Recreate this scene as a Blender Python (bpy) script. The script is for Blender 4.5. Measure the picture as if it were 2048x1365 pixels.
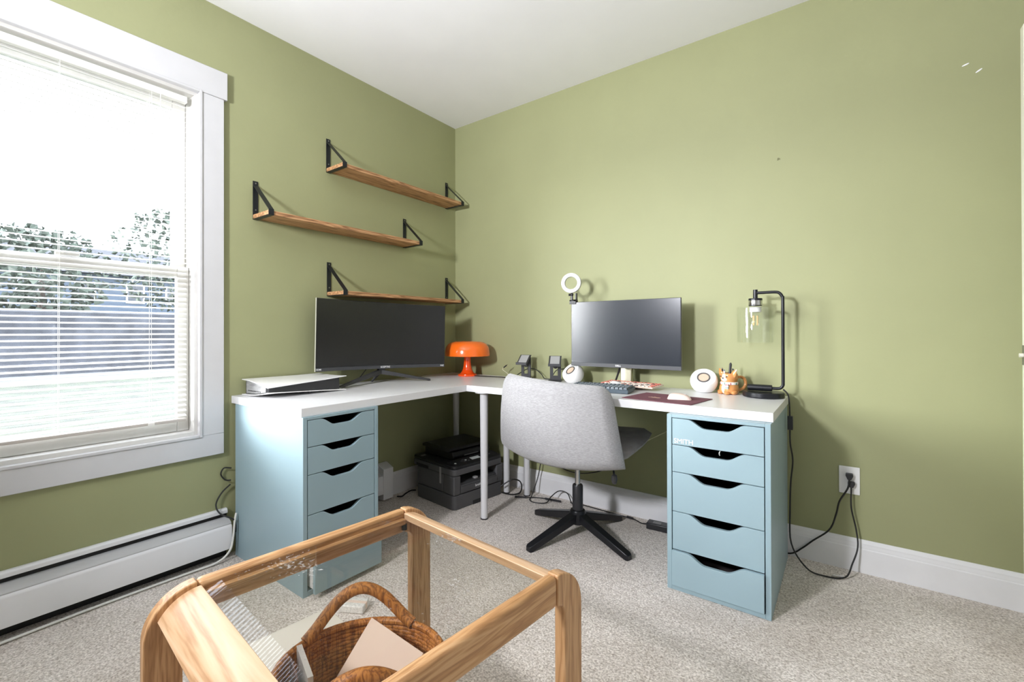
import bpy, bmesh, math, random
from mathutils import Vector, Matrix
R = math.radians
random.seed(7)
for o in list(bpy.data.objects):
    bpy.data.objects.remove(o, do_unlink=True)
SC = bpy.context.scene
COL = SC.collection

# ------------------------------------------------------------------ camera
cam_d = bpy.data.cameras.new('camera'); cam = bpy.data.objects.new('camera', cam_d); COL.objects.link(cam)
cam_d.sensor_width = 36.0; cam_d.lens = 919.0 / 2048 * 36
cam_d.shift_x = 41.03 / 2048; cam_d.shift_y = -22.24 / 2048
cam_d.clip_start = 0.02; cam_d.clip_end = 300
yaw, pitch, roll = .6566, .0038, -.0021
fw = Vector((-math.sin(yaw)*math.cos(pitch), math.cos(yaw)*math.cos(pitch), math.sin(pitch)))
r0 = Vector((math.cos(yaw), math.sin(yaw), 0)); u0 = r0.cross(fw)
rv = r0*math.cos(roll) + u0*math.sin(roll); uv = rv.cross(fw)
cam.matrix_world = Matrix(((rv.x, uv.x, -fw.x, 2.2878), (rv.y, uv.y, -fw.y, -2.5324), (rv.z, uv.z, -fw.z, 1.0332), (0, 0, 0, 1)))
SC.camera = cam

# ------------------------------------------------------------------ world, daylight, exposure
SKY = 10.0          # radiance of the overcast sky
LMX, LMY = 1.02, -3.42  # where the added lamp stands
ADDED_UPLIGHT = 63.0     # watts of the added lamp, unseen behind the camera
w = bpy.data.worlds.new('overcast_sky'); SC.world = w; w.use_nodes = True
bg = w.node_tree.nodes['Background']; bg.inputs[0].default_value = (.88, .94, 1.10, 1); bg.inputs[1].default_value = SKY
def portal(name, loc, rot, sx, sy):                 # guides the sky light through a window opening
    l = bpy.data.lights.new(name, 'AREA'); l.shape = 'RECTANGLE'; l.size = sx; l.size_y = sy
    l.cycles.is_portal = True
    o = bpy.data.objects.new(name, l); COL.objects.link(o); o.location = loc; o.rotation_euler = rot
    return o
sun_d = bpy.data.lights.new('hazy_sun', 'SUN'); sun_d.energy = 27.0; sun_d.angle = R(40); sun_d.color = (1.0, .99, 1.0)
sun = bpy.data.objects.new('hazy_sun', sun_d); COL.objects.link(sun)
sun.rotation_euler = Vector((1.65, 2.1, -.27)).to_track_quat('-Z', 'Y').to_euler()
portal('window_daylight', (-.16, -2.15, 1.34), (0, R(-90), 0), 1.55, .92)
SC.view_settings.view_transform = 'Standard'; SC.view_settings.look = 'None'
SC.view_settings.exposure = 0.14; SC.view_settings.gamma = 1.0; SC.view_settings.use_curve_mapping = False
SC.cycles.use_denoising = True
SC.cycles.max_bounces = 14; SC.cycles.diffuse_bounces = 8; SC.cycles.transparent_max_bounces = 24
SC.cycles.glossy_bounces = 6; SC.cycles.transmission_bounces = 10
SC.cycles.caustics_reflective = False; SC.cycles.caustics_refractive = False
SC.cycles.sample_clamp_indirect = 12.0

# ------------------------------------------------------------------ helpers
class B:
    """collects geometry for one mesh"""
    def __init__(s): s.v = []; s.f = []; s.m = []
    def add(s, vs, fs):
        k = len(s.v); s.v += [tuple(v) for v in vs]; s.f += [tuple(i + k for i in f) for f in fs]; return s
    def box(s, x0, x1, y0, y1, z0, z1, M=None):
        vs = [Vector((x, y, z)) for z in (z0, z1) for y in (y0, y1) for x in (x0, x1)]
        if M is not None: vs = [M @ v for v in vs]
        return s.add(vs, [(0, 2, 3, 1), (4, 5, 7, 6), (0, 1, 5, 4), (2, 6, 7, 3), (0, 4, 6, 2), (1, 3, 7, 5)])
    def prism(s, poly, a, b, axis='y', M=None):
        """poly 2d; axis is the extrusion axis; poly coords are the other two axes in xyz order"""
        def P(p, t):
            v = {'x': (t, p[0], p[1]), 'y': (p[0], t, p[1]), 'z': (p[0], p[1], t)}[axis]
            v = Vector(v); return M @ v if M is not None else v
        n = len(poly)
        vs = [P(p, a) for p in poly] + [P(p, b) for p in poly]
        fs = [tuple(range(n))[::-1], tuple(range(n, 2*n))] + [(i, (i+1) % n, n+(i+1) % n, n+i) for i in range(n)]
        return s.add(vs, fs)
    def strip(s, outer, inner, a, b, axis='x', M=None):
        """closed solid between two equally long 2d polylines, extruded"""
        def P(p, t):
            v = {'x': (t, p[0], p[1]), 'y': (p[0], t, p[1]), 'z': (p[0], p[1], t)}[axis]
            v = Vector(v); return M @ v if M is not None else v
        n = len(outer); vs = []
        for o, i in zip(outer, inner): vs += [P(o, a), P(o, b), P(i, b), P(i, a)]
        fs = []
        for k in range(n-1):
            p, q = 4*k, 4*k+4
            for e in range(4): fs.append((p+e, p+(e+1) % 4, q+(e+1) % 4, q+e))
        fs += [(0, 3, 2, 1), (4*n-4, 4*n-3, 4*n-2, 4*n-1)]
        return s.add(vs, fs)
    def cyl(s, p, q, r, n=16, r2=None, cap=True):
        p = Vector(p); q = Vector(q); d = (q-p).normalized(); r2 = r if r2 is None else r2
        a = d.orthogonal().normalized(); b = d.cross(a)
        vs = [p + (a*math.cos(t)+b*math.sin(t))*r for t in [2*math.pi*i/n for i in range(n)]]
        vs += [q + (a*math.cos(t)+b*math.sin(t))*r2 for t in [2*math.pi*i/n for i in range(n)]]
        fs = [(i, (i+1) % n, n+(i+1) % n, n+i) for i in range(n)]
        if cap: fs += [tuple(range(n))[::-1], tuple(range(n, 2*n))]
        return s.add(vs, fs)
    def lathe(s, prof, n=32, c=(0, 0, 0), M=None, close=False):
        c = Vector(c); vs = []
        for (r, z) in prof:
            for i in range(n):
                t = 2*math.pi*i/n; v = Vector((r*math.cos(t), r*math.sin(t), z))
                if M is not None: v = M @ v
                vs.append(c+v)
        fs = []; m = len(prof)
        for k in range(m-1 if not close else m):
            a, b = k*n, ((k+1) % m)*n
            for i in range(n): fs.append((a+i, a+(i+1) % n, b+(i+1) % n, b+i))
        if not close:
            if prof[0][0] > 1e-6: fs.append(tuple(range(n))[::-1])
            if prof[-1][0] > 1e-6: fs.append(tuple(range((m-1)*n, m*n)))
        return s.add(vs, fs)
    def ball(s, c, rx, ry=None, rz=None, n=20, m=12, M=None):
        ry = rx if ry is None else ry; rz = rx if rz is None else rz
        c = Vector(c); vs = []; fs = []
        for j in range(m+1):
            ph = math.pi*j/m
            for i in range(n):
                t = 2*math.pi*i/n
                v = Vector((rx*math.sin(ph)*math.cos(t), ry*math.sin(ph)*math.sin(t), rz*math.cos(ph)))
                if M is not None: v = M @ v
                vs.append(c+v)
        for j in range(m):
            for i in range(n): fs.append((j*n+i, (j+1)*n+i, (j+1)*n+(i+1) % n, j*n+(i+1) % n))
        return s.add(vs, fs)
    def tube(s, pts, r, n=8, sub=6, closed=False, sy=1.0):
        pts = curve(pts, sub, closed) if sub > 1 else [Vector(p) for p in pts]
        N = len(pts); a = None; vs = []; fs = []
        for i in range(N):
            if closed: d = pts[(i+1) % N]-pts[i-1]
            else: d = pts[min(i+1, N-1)]-pts[max(i-1, 0)]
            d = d.normalized() if d.length > 1e-9 else Vector((0, 0, 1))
            if a is None: a = d.orthogonal().normalized()
            a = (a-d*a.dot(d)); a = a.normalized() if a.length > 1e-6 else d.orthogonal().normalized()
            b = d.cross(a); rr = r(i/(N-1)) if callable(r) else r
            for k in range(n):
                t = 2*math.pi*k/n; vs.append(pts[i]+a*math.cos(t)*rr+b*math.sin(t)*rr*sy)
        for i in range(N if closed else N-1):
            p, q = i*n, ((i+1) % N)*n
            for k in range(n): fs.append((p+k, p+(k+1) % n, q+(k+1) % n, q+k))
        if not closed: fs += [tuple(range(n))[::-1], tuple(range((N-1)*n, N*n))]
        return s.add(vs, fs)
    def slab(s, fa, fb, nu, nv):
        """closed solid between two parametric surfaces fa(u,v), fb(u,v)"""
        vs = [fa(i/nu, j/nv) for j in range(nv+1) for i in range(nu+1)]
        k = len(vs); vs += [fb(i/nu, j/nv) for j in range(nv+1) for i in range(nu+1)]
        W = nu+1; fs = []
        for j in range(nv):
            for i in range(nu):
                a = j*W+i; fs.append((a, a+1, a+W+1, a+W)); fs.append((k+a, k+a+W, k+a+W+1, k+a+1))
        for i in range(nu):
            fs.append((i+1, i, k+i, k+i+1)); a = nv*W+i; fs.append((a, a+1, k+a+1, k+a))
        for j in range(nv):
            a = j*W; fs.append((a, a+W, k+a+W, k+a)); a = j*W+nu; fs.append((a+W, a, k+a, k+a+W))
        return s.add(vs, fs)
    def xf(s, M): s.v = [tuple(M @ Vector(v)) for v in s.v]; return s
    def mesh(s, name, mat, smooth=True, ang=35):
        me = bpy.data.meshes.new(name); me.from_pydata(s.v, [], s.f); me.validate(); me.update()
        bm = bmesh.new(); bm.from_mesh(me); bmesh.ops.recalc_face_normals(bm, faces=bm.faces); bm.to_mesh(me); bm.free()
        if smooth:
            me.shade_smooth(); me.set_sharp_from_angle(angle=R(ang))
        me.materials.append(mat); return me
    def build(s, name, mat, parent=None, bevel=0, seg=2, smooth=True, ang=35, sub=0):
        o = bpy.data.objects.new(name, s.mesh(name, mat, smooth, ang)); COL.objects.link(o)
        if parent is not None: o.parent = parent
        if bevel:
            m = o.modifiers.new('edge', 'BEVEL'); m.width = bevel; m.segments = seg; m.limit_method = 'ANGLE'; m.angle_limit = R(40); m.harden_normals = False
        if sub:
            m = o.modifiers.new('sub', 'SUBSURF'); m.levels = sub; m.render_levels = sub
        return o

def curve(pts, sub, closed=False):
    P = [Vector(p) for p in pts]; out = []; n = len(P)
    rng = range(n if closed else n-1)
    for i in rng:
        if closed: a, b, c, d = P[i-1], P[i], P[(i+1) % n], P[(i+2) % n]
        else: a, b, c, d = P[max(i-1, 0)], P[i], P[i+1], P[min(i+2, n-1)]
        for k in range(sub):
            t = k/sub
            out.append(.5*((2*b)+(c-a)*t+(2*a-5*b+4*c-d)*t*t+(3*b-a-3*c+d)*t**3))
    if not closed: out.append(P[-1])
    return out

def tag(o, label, cat, group=None):
    o['label'] = label; o['category'] = cat
    if group: o['group'] = group
    return o
def thing(name, label, cat, loc=(0, 0, 0), rz=0, group=None, rot=None):
    o = bpy.data.objects.new(name, None); o.empty_display_size = .05; COL.objects.link(o)
    o.location = loc; o.rotation_euler = rot if rot else (0, 0, R(rz))
    return tag(o, label, cat, group)
def struct(o): o['kind'] = 'structure'; return o
def sroot(name, loc=(0, 0, 0)):
    o = bpy.data.objects.new(name, None); o.empty_display_size = .05; COL.objects.link(o); o.location = loc; return struct(o)
def lettering(name, txt, size, M, mat, parent, depth=.0004, sx=1.0, bold=.006):
    cu = bpy.data.curves.new('t', 'FONT'); cu.body = txt; cu.size = size; cu.align_x = 'CENTER'; cu.align_y = 'CENTER'; cu.extrude = depth; cu.offset = size*bold
    to = bpy.data.objects.new('t', cu); COL.objects.link(to)
    bpy.context.view_layer.update()
    me = bpy.data.meshes.new_from_object(to.evaluated_get(bpy.context.evaluated_depsgraph_get()))
    bpy.data.objects.remove(to, do_unlink=True)
    me.transform(Matrix.Scale(sx, 4, (1, 0, 0))); me.transform(M); me.materials.clear(); me.materials.append(mat); me.name = name
    o = bpy.data.objects.new(name, me); COL.objects.link(o); o.parent = parent; return o

# ------------------------------------------------------------------ materials
MATS = {}
def new_mat(name):
    m = bpy.data.materials.new(name); m.use_nodes = True; return m, m.node_tree, m.node_tree.nodes['Principled BSDF']
def mat(name, col, rough=.5, metal=0, spec=.5, var=0, vscale=8, bump=0, bscale=60, emit=None, coat=0, sheen=0, trans=0, stretch=None, alpha=None, sss=0):
    if name in MATS: return MATS[name]
    m, nt, p = new_mat(name); N = nt.nodes; L = nt.links
    p.inputs['Base Color'].default_value = (*col, 1); p.inputs['Roughness'].default_value = rough
    p.inputs['Metallic'].default_value = metal; p.inputs['Specular IOR Level'].default_value = spec
    if coat: p.inputs['Coat Weight'].default_value = coat; p.inputs['Coat Roughness'].default_value = .08
    if sheen: p.inputs['Sheen Weight'].default_value = sheen
    if trans: p.inputs['Transmission Weight'].default_value = trans
    if emit: p.inputs['Emission Color'].default_value = (*emit[0], 1); p.inputs['Emission Strength'].default_value = emit[1]
    if var or bump:
        tc = N.new('ShaderNodeTexCoord'); mp = N.new('ShaderNodeMapping'); L.new(tc.outputs['Object'], mp.inputs[0])
        if stretch: mp.inputs['Scale'].default_value = stretch
    if var:
        no = N.new('ShaderNodeTexNoise'); no.inputs['Scale'].default_value = vscale; no.inputs['Detail'].default_value = 6
        L.new(mp.outputs[0], no.inputs[0])
        rp = N.new('ShaderNodeValToRGB'); rp.color_ramp.elements[0].position = .3; rp.color_ramp.elements[1].position = .7
        rp.color_ramp.elements[0].color = (*[c*(1-var) for c in col], 1); rp.color_ramp.elements[1].color = (*[min(1, c*(1+var)) for c in col], 1)
        L.new(no.outputs[0], rp.inputs[0]); L.new(rp.outputs[0], p.inputs['Base Color'])
    if bump:
        nb = N.new('ShaderNodeTexNoise'); nb.inputs['Scale'].default_value = bscale; nb.inputs['Detail'].default_value = 4
        L.new(mp.outputs[0], nb.inputs[0]); bn = N.new('ShaderNodeBump'); bn.inputs['Strength'].default_value = bump; bn.inputs['Distance'].default_value = .002
        L.new(nb.outputs[0], bn.inputs['Height']); L.new(bn.outputs[0], p.inputs['Normal'])
    MATS[name] = m; return m

def wood(name, light, mid, dark, axis, rough=.42, scale=1.0, ring=26):
    if name in MATS: return MATS[name]
    m, nt, p = new_mat(name); N = nt.nodes; L = nt.links
    tc = N.new('ShaderNodeTexCoord'); mp = N.new('ShaderNodeMapping'); L.new(tc.outputs['Object'], mp.inputs[0])
    s = [1.0, 1.0, 1.0]; s['xyz'.index(axis)] = .07; mp.inputs['Scale'].default_value = [q*scale for q in s]
    n1 = N.new('ShaderNodeTexNoise'); n1.inputs['Scale'].default_value = ring; n1.inputs['Detail'].default_value = 3; n1.inputs['Distortion'].default_value = .6
    L.new(mp.outputs[0], n1.inputs[0])
    mu = N.new('ShaderNodeMath'); mu.operation = 'MULTIPLY'; mu.inputs[1].default_value = 9; L.new(n1.outputs[0], mu.inputs[0])
    fr = N.new('ShaderNodeMath'); fr.operation = 'PINGPONG'; fr.inputs[1].default_value = 1; L.new(mu.outputs[0], fr.inputs[0])
    n2 = N.new('ShaderNodeTexNoise'); n2.inputs['Scale'].default_value = 240; n2.inputs['Detail'].default_value = 5; L.new(mp.outputs[0], n2.inputs[0])
    mx = N.new('ShaderNodeMix'); mx.data_type = 'FLOAT'; mx.inputs[0].default_value = .45; L.new(fr.outputs[0], mx.inputs[2]); L.new(n2.outputs[0], mx.inputs[3])
    rp = N.new('ShaderNodeValToRGB'); e = rp.color_ramp.elements; e[0].position = .18; e[0].color = (*dark, 1); e[1].position = .75; e[1].color = (*light, 1)
    q = rp.color_ramp.elements.new(.45); q.color = (*mid, 1)
    L.new(mx.outputs[0], rp.inputs[0]); L.new(rp.outputs[0], p.inputs['Base Color']); p.inputs['Roughness'].default_value = rough
    bn = N.new('ShaderNodeBump'); bn.inputs['Strength'].default_value = .25; bn.inputs['Distance'].default_value = .0008
    L.new(mx.outputs[0], bn.inputs['Height']); L.new(bn.outputs[0], p.inputs['Normal'])
    MATS[name] = m; return m

def glass(name, tint=(1, 1, 1), refl=.9, rough=.0, dust=0, f0=.035, f1=.9):
    if name in MATS: return MATS[name]
    m, nt, p = new_mat(name); N = nt.nodes; L = nt.links; N.remove(p); out = N['Material Output']
    tr = N.new('ShaderNodeBsdfTransparent'); tr.inputs[0].default_value = (*tint, 1)
    gl = N.new('ShaderNodeBsdfGlossy'); gl.inputs[0].default_value = (refl, refl, refl, 1); gl.inputs['Roughness'].default_value = rough
    lw = N.new('ShaderNodeLayerWeight'); lw.inputs[0].default_value = .5
    pw = N.new('ShaderNodeMath'); pw.operation = 'POWER'; pw.inputs[1].default_value = 5; L.new(lw.outputs['Facing'], pw.inputs[0])
    fr = N.new('ShaderNodeMath'); fr.operation = 'MULTIPLY_ADD'; fr.inputs[1].default_value = f1; fr.inputs[2].default_value = f0; L.new(pw.outputs[0], fr.inputs[0])
    mx = N.new('ShaderNodeMixShader'); L.new(fr.outputs[0], mx.inputs[0]); L.new(tr.outputs[0], mx.inputs[1]); L.new(gl.outputs[0], mx.inputs[2])
    res = mx.outputs[0]
    if dust:
        tc = N.new('ShaderNodeTexCoord'); n1 = N.new('ShaderNodeTexNoise'); n1.inputs['Scale'].default_value = 130; n1.inputs['Detail'].default_value = 3
        n2 = N.new('ShaderNodeTexNoise'); n2.inputs['Scale'].default_value = 6; n2.inputs['Detail'].default_value = 2
        L.new(tc.outputs['Object'], n1.inputs[0]); L.new(tc.outputs['Object'], n2.inputs[0])
        ad = N.new('ShaderNodeMath'); ad.operation = 'MULTIPLY'; L.new(n1.outputs[0], ad.inputs[0]); L.new(n2.outputs[0], ad.inputs[1])
        rp = N.new('ShaderNodeMapRange'); rp.inputs[1].default_value = .36; rp.inputs[2].default_value = .46; rp.inputs[3].default_value = .004; rp.inputs[4].default_value = dust
        L.new(ad.outputs[0], rp.inputs[0])
        df = N.new('ShaderNodeBsdfDiffuse'); df.inputs[0].default_value = (.75, .74, .72, 1)
        m2 = N.new('ShaderNodeMixShader'); L.new(rp.outputs[0], m2.inputs[0]); L.new(res, m2.inputs[1]); L.new(df.outputs[0], m2.inputs[2]); res = m2.outputs[0]
    L.new(res, out.inputs[0]); MATS[name] = m; return m

def wall_paint(name, col):
    m, nt, p = new_mat(name); N = nt.nodes; L = nt.links
    tc = N.new('ShaderNodeTexCoord')
    n1 = N.new('ShaderNodeTexNoise'); n1.inputs['Scale'].default_value = 2.2; n1.inputs['Detail'].default_value = 5; L.new(tc.outputs['Object'], n1.inputs[0])
    rp = N.new('ShaderNodeValToRGB'); rp.color_ramp.elements[0].position = .3; rp.color_ramp.elements[1].position = .7
    rp.color_ramp.elements[0].color = (*[c*.965 for c in col], 1); rp.color_ramp.elements[1].color = (*[c*1.035 for c in col], 1)
    L.new(n1.outputs[0], rp.inputs[0]); L.new(rp.outputs[0], p.inputs['Base Color'])
    n2 = N.new('ShaderNodeTexNoise'); n2.inputs['Scale'].default_value = 55; n2.inputs['Detail'].default_value = 5; L.new(tc.outputs['Object'], n2.inputs[0])
    bn = N.new('ShaderNodeBump'); bn.inputs['Strength'].default_value = .12; bn.inputs['Distance'].default_value = .003
    L.new(n2.outputs[0], bn.inputs['Height']); L.new(bn.outputs[0], p.inputs['Normal'])
    p.inputs['Roughness'].default_value = .55; p.inputs['Specular IOR Level'].default_value = .35
    MATS[name] = m; return m

def carpet_mat():
    m, nt, p = new_mat('carpet'); N = nt.nodes; L = nt.links
    tc = N.new('ShaderNodeTexCoord')
    def noise(sc, det=3, w=0):
        n = N.new('ShaderNodeTexNoise'); n.inputs['Scale'].default_value = sc; n.inputs['Detail'].default_value = det; n.inputs['Distortion'].default_value = w
        L.new(tc.outputs['Object'], n.inputs[0]); return n
    fine = noise(150, 3, .5); mid = noise(48, 3); big = noise(1.7, 5, .3)
    vo = N.new('ShaderNodeTexVoronoi'); vo.inputs['Scale'].default_value = 170; L.new(tc.outputs['Object'], vo.inputs[0])
    r1 = N.new('ShaderNodeValToRGB'); r1.color_ramp.elements[0].position = .30; r1.color_ramp.elements[1].position = .66
    r1.color_ramp.elements[0].color = (.42, .365, .315, 1); r1.color_ramp.elements[1].color = (.98, .915, .86, 1)
    L.new(fine.outputs[0], r1.inputs[0])
    r2 = N.new('ShaderNodeValToRGB'); r2.color_ramp.elements[0].position = .30; r2.color_ramp.elements[1].position = .6
    r2.color_ramp.elements[0].color = (.72, .70, .67, 1); r2.color_ramp.elements[1].color = (1, 1, 1, 1); L.new(big.outputs[0], r2.inputs[0])
    mx = N.new('ShaderNodeMix'); mx.data_type = 'RGBA'; mx.blend_type = 'MULTIPLY'; mx.inputs[0].default_value = 1
    L.new(r1.outputs[0], mx.inputs[6]); L.new(r2.outputs[0], mx.inputs[7])
    r3 = N.new('ShaderNodeValToRGB'); r3.color_ramp.elements[0].position = .32; r3.color_ramp.elements[1].position = .55
    r3.color_ramp.elements[0].color = (.82, .80, .78, 1); r3.color_ramp.elements[1].color = (1, 1, 1, 1); L.new(mid.outputs[0], r3.inputs[0])
    m2 = N.new('ShaderNodeMix'); m2.data_type = 'RGBA'; m2.blend_type = 'MULTIPLY'; m2.inputs[0].default_value = 1
    L.new(mx.outputs[2], m2.inputs[6]); L.new(r3.outputs[0], m2.inputs[7]); L.new(m2.outputs[2], p.inputs['Base Color'])
    ad = N.new('ShaderNodeMath'); ad.operation = 'ADD'; L.new(fine.outputs[0], ad.inputs[0]); L.new(mid.outputs[0], ad.inputs[1])
    bn = N.new('ShaderNodeBump'); bn.inputs['Strength'].default_value = .7; bn.inputs['Distance'].default_value = .006
    L.new(ad.outputs[0], bn.inputs['Height']); L.new(bn.outputs[0], p.inputs['Normal'])
    p.inputs['Roughness'].default_value = .95; p.inputs['Specular IOR Level'].default_value = .1; p.inputs['Sheen Weight'].default_value = .15
    MATS['carpet'] = m; return m

GREEN = wall_paint('olive_wall_paint', (.315, .326, .172))
PALE = mat('pale_wall_paint', (.74, .74, .73), .6, var=.02, vscale=2, bump=.08, bscale=55)
CEIL = mat('ceiling_paint', (.87, .87, .89), .8, var=.02, vscale=3, bump=.05, bscale=50)
TRIM = mat('white_trim', (.57, .57, .58), .35, var=.02, vscale=12)
TRIMB = mat('white_baseboard', (.76, .76, .77), .35, var=.03, vscale=9)
OFFW = mat('vinyl_window', (.62, .61, .58), .4, var=.02, vscale=10)
CARPET = carpet_mat()
SLAT = mat('blind_slat', (.86, .85, .82), .45, trans=.0)
HEATW = mat('heater_white', (.74, .74, .75), .35, var=.02, vscale=6)
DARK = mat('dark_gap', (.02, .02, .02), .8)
BLUE = mat('cabinet_blue', (.27, .375, .415), .38, var=.03, vscale=3, bump=.04, bscale=220)
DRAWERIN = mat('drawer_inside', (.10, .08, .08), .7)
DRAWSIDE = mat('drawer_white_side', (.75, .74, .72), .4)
DESKW = mat('desk_white', (.70, .70, .71), .28, var=.015, vscale=5)
LEGW = mat('leg_white', (.66, .66, .67), .3)
BLACKP = mat('black_plastic', (.022, .022, .025), .38)
BLACKM = mat('black_metal', (.012, .013, .016), .32, metal=.3)
BRACK = mat('bracket_black', (.018, .02, .024), .4, metal=.4)
SCREW = mat('screw_metal', (.35, .35, .35), .35, metal=1)
SCREEN1 = mat('matte_screen', (.011, .011, .012), .26, spec=.6)
SCREEN2 = mat('satin_screen', (.012, .016, .024), .22, spec=.6)
BEZEL = mat('bezel_grey', (.05, .052, .058), .4)
SILVER = mat('brushed_silver', (.52, .50, .38), .32, metal=1)
WHITEP = mat('white_plastic', (.82, .82, .81), .35)
WPRINT = mat('white_print', (.85, .85, .85), .5)
ORANGE = mat('orange_plastic', (.90, .155, .012), .18, coat=.4)
ORANGE2 = mat('orange_plastic_stem', (.86, .085, .008), .16, coat=.4)
GREYP = mat('printer_grey', (.085, .085, .088), .5, bump=.1, bscale=500)
PRBLACK = mat('printer_black', (.014, .014, .015), .4, bump=.1, bscale=500)
LCD = mat('lcd_grey', (.62, .66, .64), .3)
OAKX = wood('oak_x', (.70, .47, .29), (.62, .39, .22), (.45, .25, .12), 'x', ring=20)
OAKY = wood('oak_y', (.66, .40, .20), (.55, .30, .13), (.38, .19, .075), 'y', ring=40)
OAKZ = wood('oak_z', (.62, .37, .185), (.52, .29, .13), (.36, .18, .075), 'z', ring=40)
SHELFW = wood('shelf_wood', (.56, .32, .16), (.42, .215, .095), (.15, .07, .03), 'y', rough=.6, ring=40)
GLASSW = glass('window_glass', (.97, .985, .98), .9)
GLASST = glass('table_glass', (.905, .90, .88), .9, .0, dust=.35, f0=.022, f1=.55)
GLASSL = glass('lamp_glass', (.988, .994, .99), 1.0)
FABRIC = mat('grey_fabric', (.315, .31, .315), .95, spec=.1, var=.17, vscale=130, bump=.6, bscale=380, sheen=.3, stretch=(.6, 1, 2.4))
FABRICD = mat('worn_fabric', (.26, .235, .225), .95, spec=.1, var=.2, vscale=18, bump=.4, bscale=400, sheen=.2)
CHROME = mat('gas_lift_steel', (.6, .6, .6), .2, metal=1)
CABLE = mat('black_cable', (.012, .012, .012), .45)
CABLEW = mat('white_cable', (.72, .72, .68), .45)

# ------------------------------------------------------------------ room shell
H = 2.537; XR = 3.9; YB = -4.0
f = struct(B().box(-.15, XR+.15, YB-.15, .15, -.12, 0).build('floor', CARPET, smooth=False))
c = struct(B().box(-.15, XR+.15, YB-.15, .15, H, H+.1).build('ceiling', CEIL, smooth=False))
WY0, WY1, WZ0, WZ1 = -2.62, -1.704, .571, 2.106         # opening of the window in the left wall
b = B(); b.box(-.15, 0, WY1, .15, 0, H); b.box(-.15, 0, YB-.15, WY0, 0, H); b.box(-.15, 0, WY0, WY1, 0, WZ0); b.box(-.15, 0, WY0, WY1, WZ1, H)
struct(b.build('wall_left', GREEN, smooth=False))
struct(B().box(0, XR+.15, 0, .15, 0, H).build('wall_right', GREEN, smooth=False))
struct(B().box(0, XR+.15, YB-.15, YB, 0, H).build('wall_back', PALE, smooth=False))
struct(B().box(XR, XR+.15, YB, 0, 0, H).build('wall_side', PALE, smooth=False))

# baseboards: board with a moulded cap
prof = [(0, 0), (.015, 0), (.015, .100), (.0125, .104), (.0125, .110), (.010, .118), (.010, .124), (.0055, .133), (.003, .139), (0, .139)]
struct(B().prism([(-x, z) for x, z in prof], .016, 2.9, 'x').build('baseboard_right', TRIMB, ang=20))
struct(B().prism(prof, -.645, 0, 'y').build('baseboard_left', TRIMB, ang=20))

# window with flat casing, jamb lining, two sashes
win = sroot('window_1')
B().box(0, .022, WY0-.11, -1.593, 2.106, 2.232).build('head_casing', TRIM, win, bevel=.002)
B().box(0, .019, -1.704, -1.607, .571, 2.106).build('side_casing', TRIM, win, bevel=.002)
B().box(0, .019, WY0-.097, WY0, .571, 2.106).build('side_casing', TRIM, win, bevel=.002)
B().box(0, .019, WY0-.097, -1.607, .476, .571).build('bottom_casing', TRIM, win, bevel=.002)
b = B(); t = .006
b.box(-.002, .024, -1.704-t, -1.704+t, .571-t, 2.106+t); b.box(-.002, .024, WY0-t, WY0+t, .571-t, 2.106+t); b.box(-.002, .024, WY0+t, -1.704-t, .571-t, .571+t); b.box(-.002, .024, WY0+t, -1.704-t, 2.106-t, 2.106+t)
b.build('casing_bead', TRIM, win, bevel=.002)
b = B()
b.box(-.15, 0, WY1-.020, WY1-.0005, WZ0, WZ1); b.box(-.15, 0, WY0+.0005, WY0+.020, WZ0, WZ1); b.box(-.15, 0, WY0+.02, WY1-.02, WZ0+.0005, WZ0+.022); b.box(-.15, 0, WY0+.02, WY1-.02, WZ1-.02, WZ1-.0005)
b.build('jamb_lining', OFFW, win, bevel=.001)
def sash(name, x0, x1, z0, z1, st, rl_b, rl_t):
    y0, y1 = WY0+.021, WY1-.021
    b = B(); b.box(x0, x1, y1-st, y1, z0, z1); b.box(x0, x1, y0, y0+st, z0, z1); b.box(x0, x1, y0+st, y1-st, z0, z0+rl_b); b.box(x0, x1, y0+st, y1-st, z1-rl_t, z1)
    s = b.build(name, OFFW, win, bevel=.003)
    xm = (x0+x1)/2; B().box(xm-.003, xm+.003, y0+st, y1-st, z0+rl_b, z1-rl_t).build('pane', GLASSW, s, smooth=False)
    return s
sash('upper_sash', -.125, -.095, 1.290, WZ1-.021, .052, .04, .05)
ls = sash('lower_sash', -.085, -.055, WZ0+.023, 1.325, .046, .055, .045)
B().box(-.057, -.040, -2.17, -2.10, 1.325, 1.337).build('sash_lock', OFFW, ls, bevel=.002)

# open door leaf at the end of the right-hand wall: only its edge is in view
dr = sroot('door_1', (2.748, -.285, 0))
DOORM = mat('door_cream', (.80, .79, .66), .4)
B().box(0, .78, -.018, .018, .012, 2.03).build('door_leaf', DOORM, dr, bevel=.003)
B().box(-.0015, .0005, -.012, .012, .92, .985).build('latch_plate', SCREW, dr)
B().cyl((-.010, 0, .952), (0, 0, .952), .007, 12).build('latch_bolt', DOORM, dr)
B().cyl((.06, -.018, .952), (.06, -.055, .952), .012, 16).ball((.06, -.07, .952), .027).build('door_knob', SILVER, dr)

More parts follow.
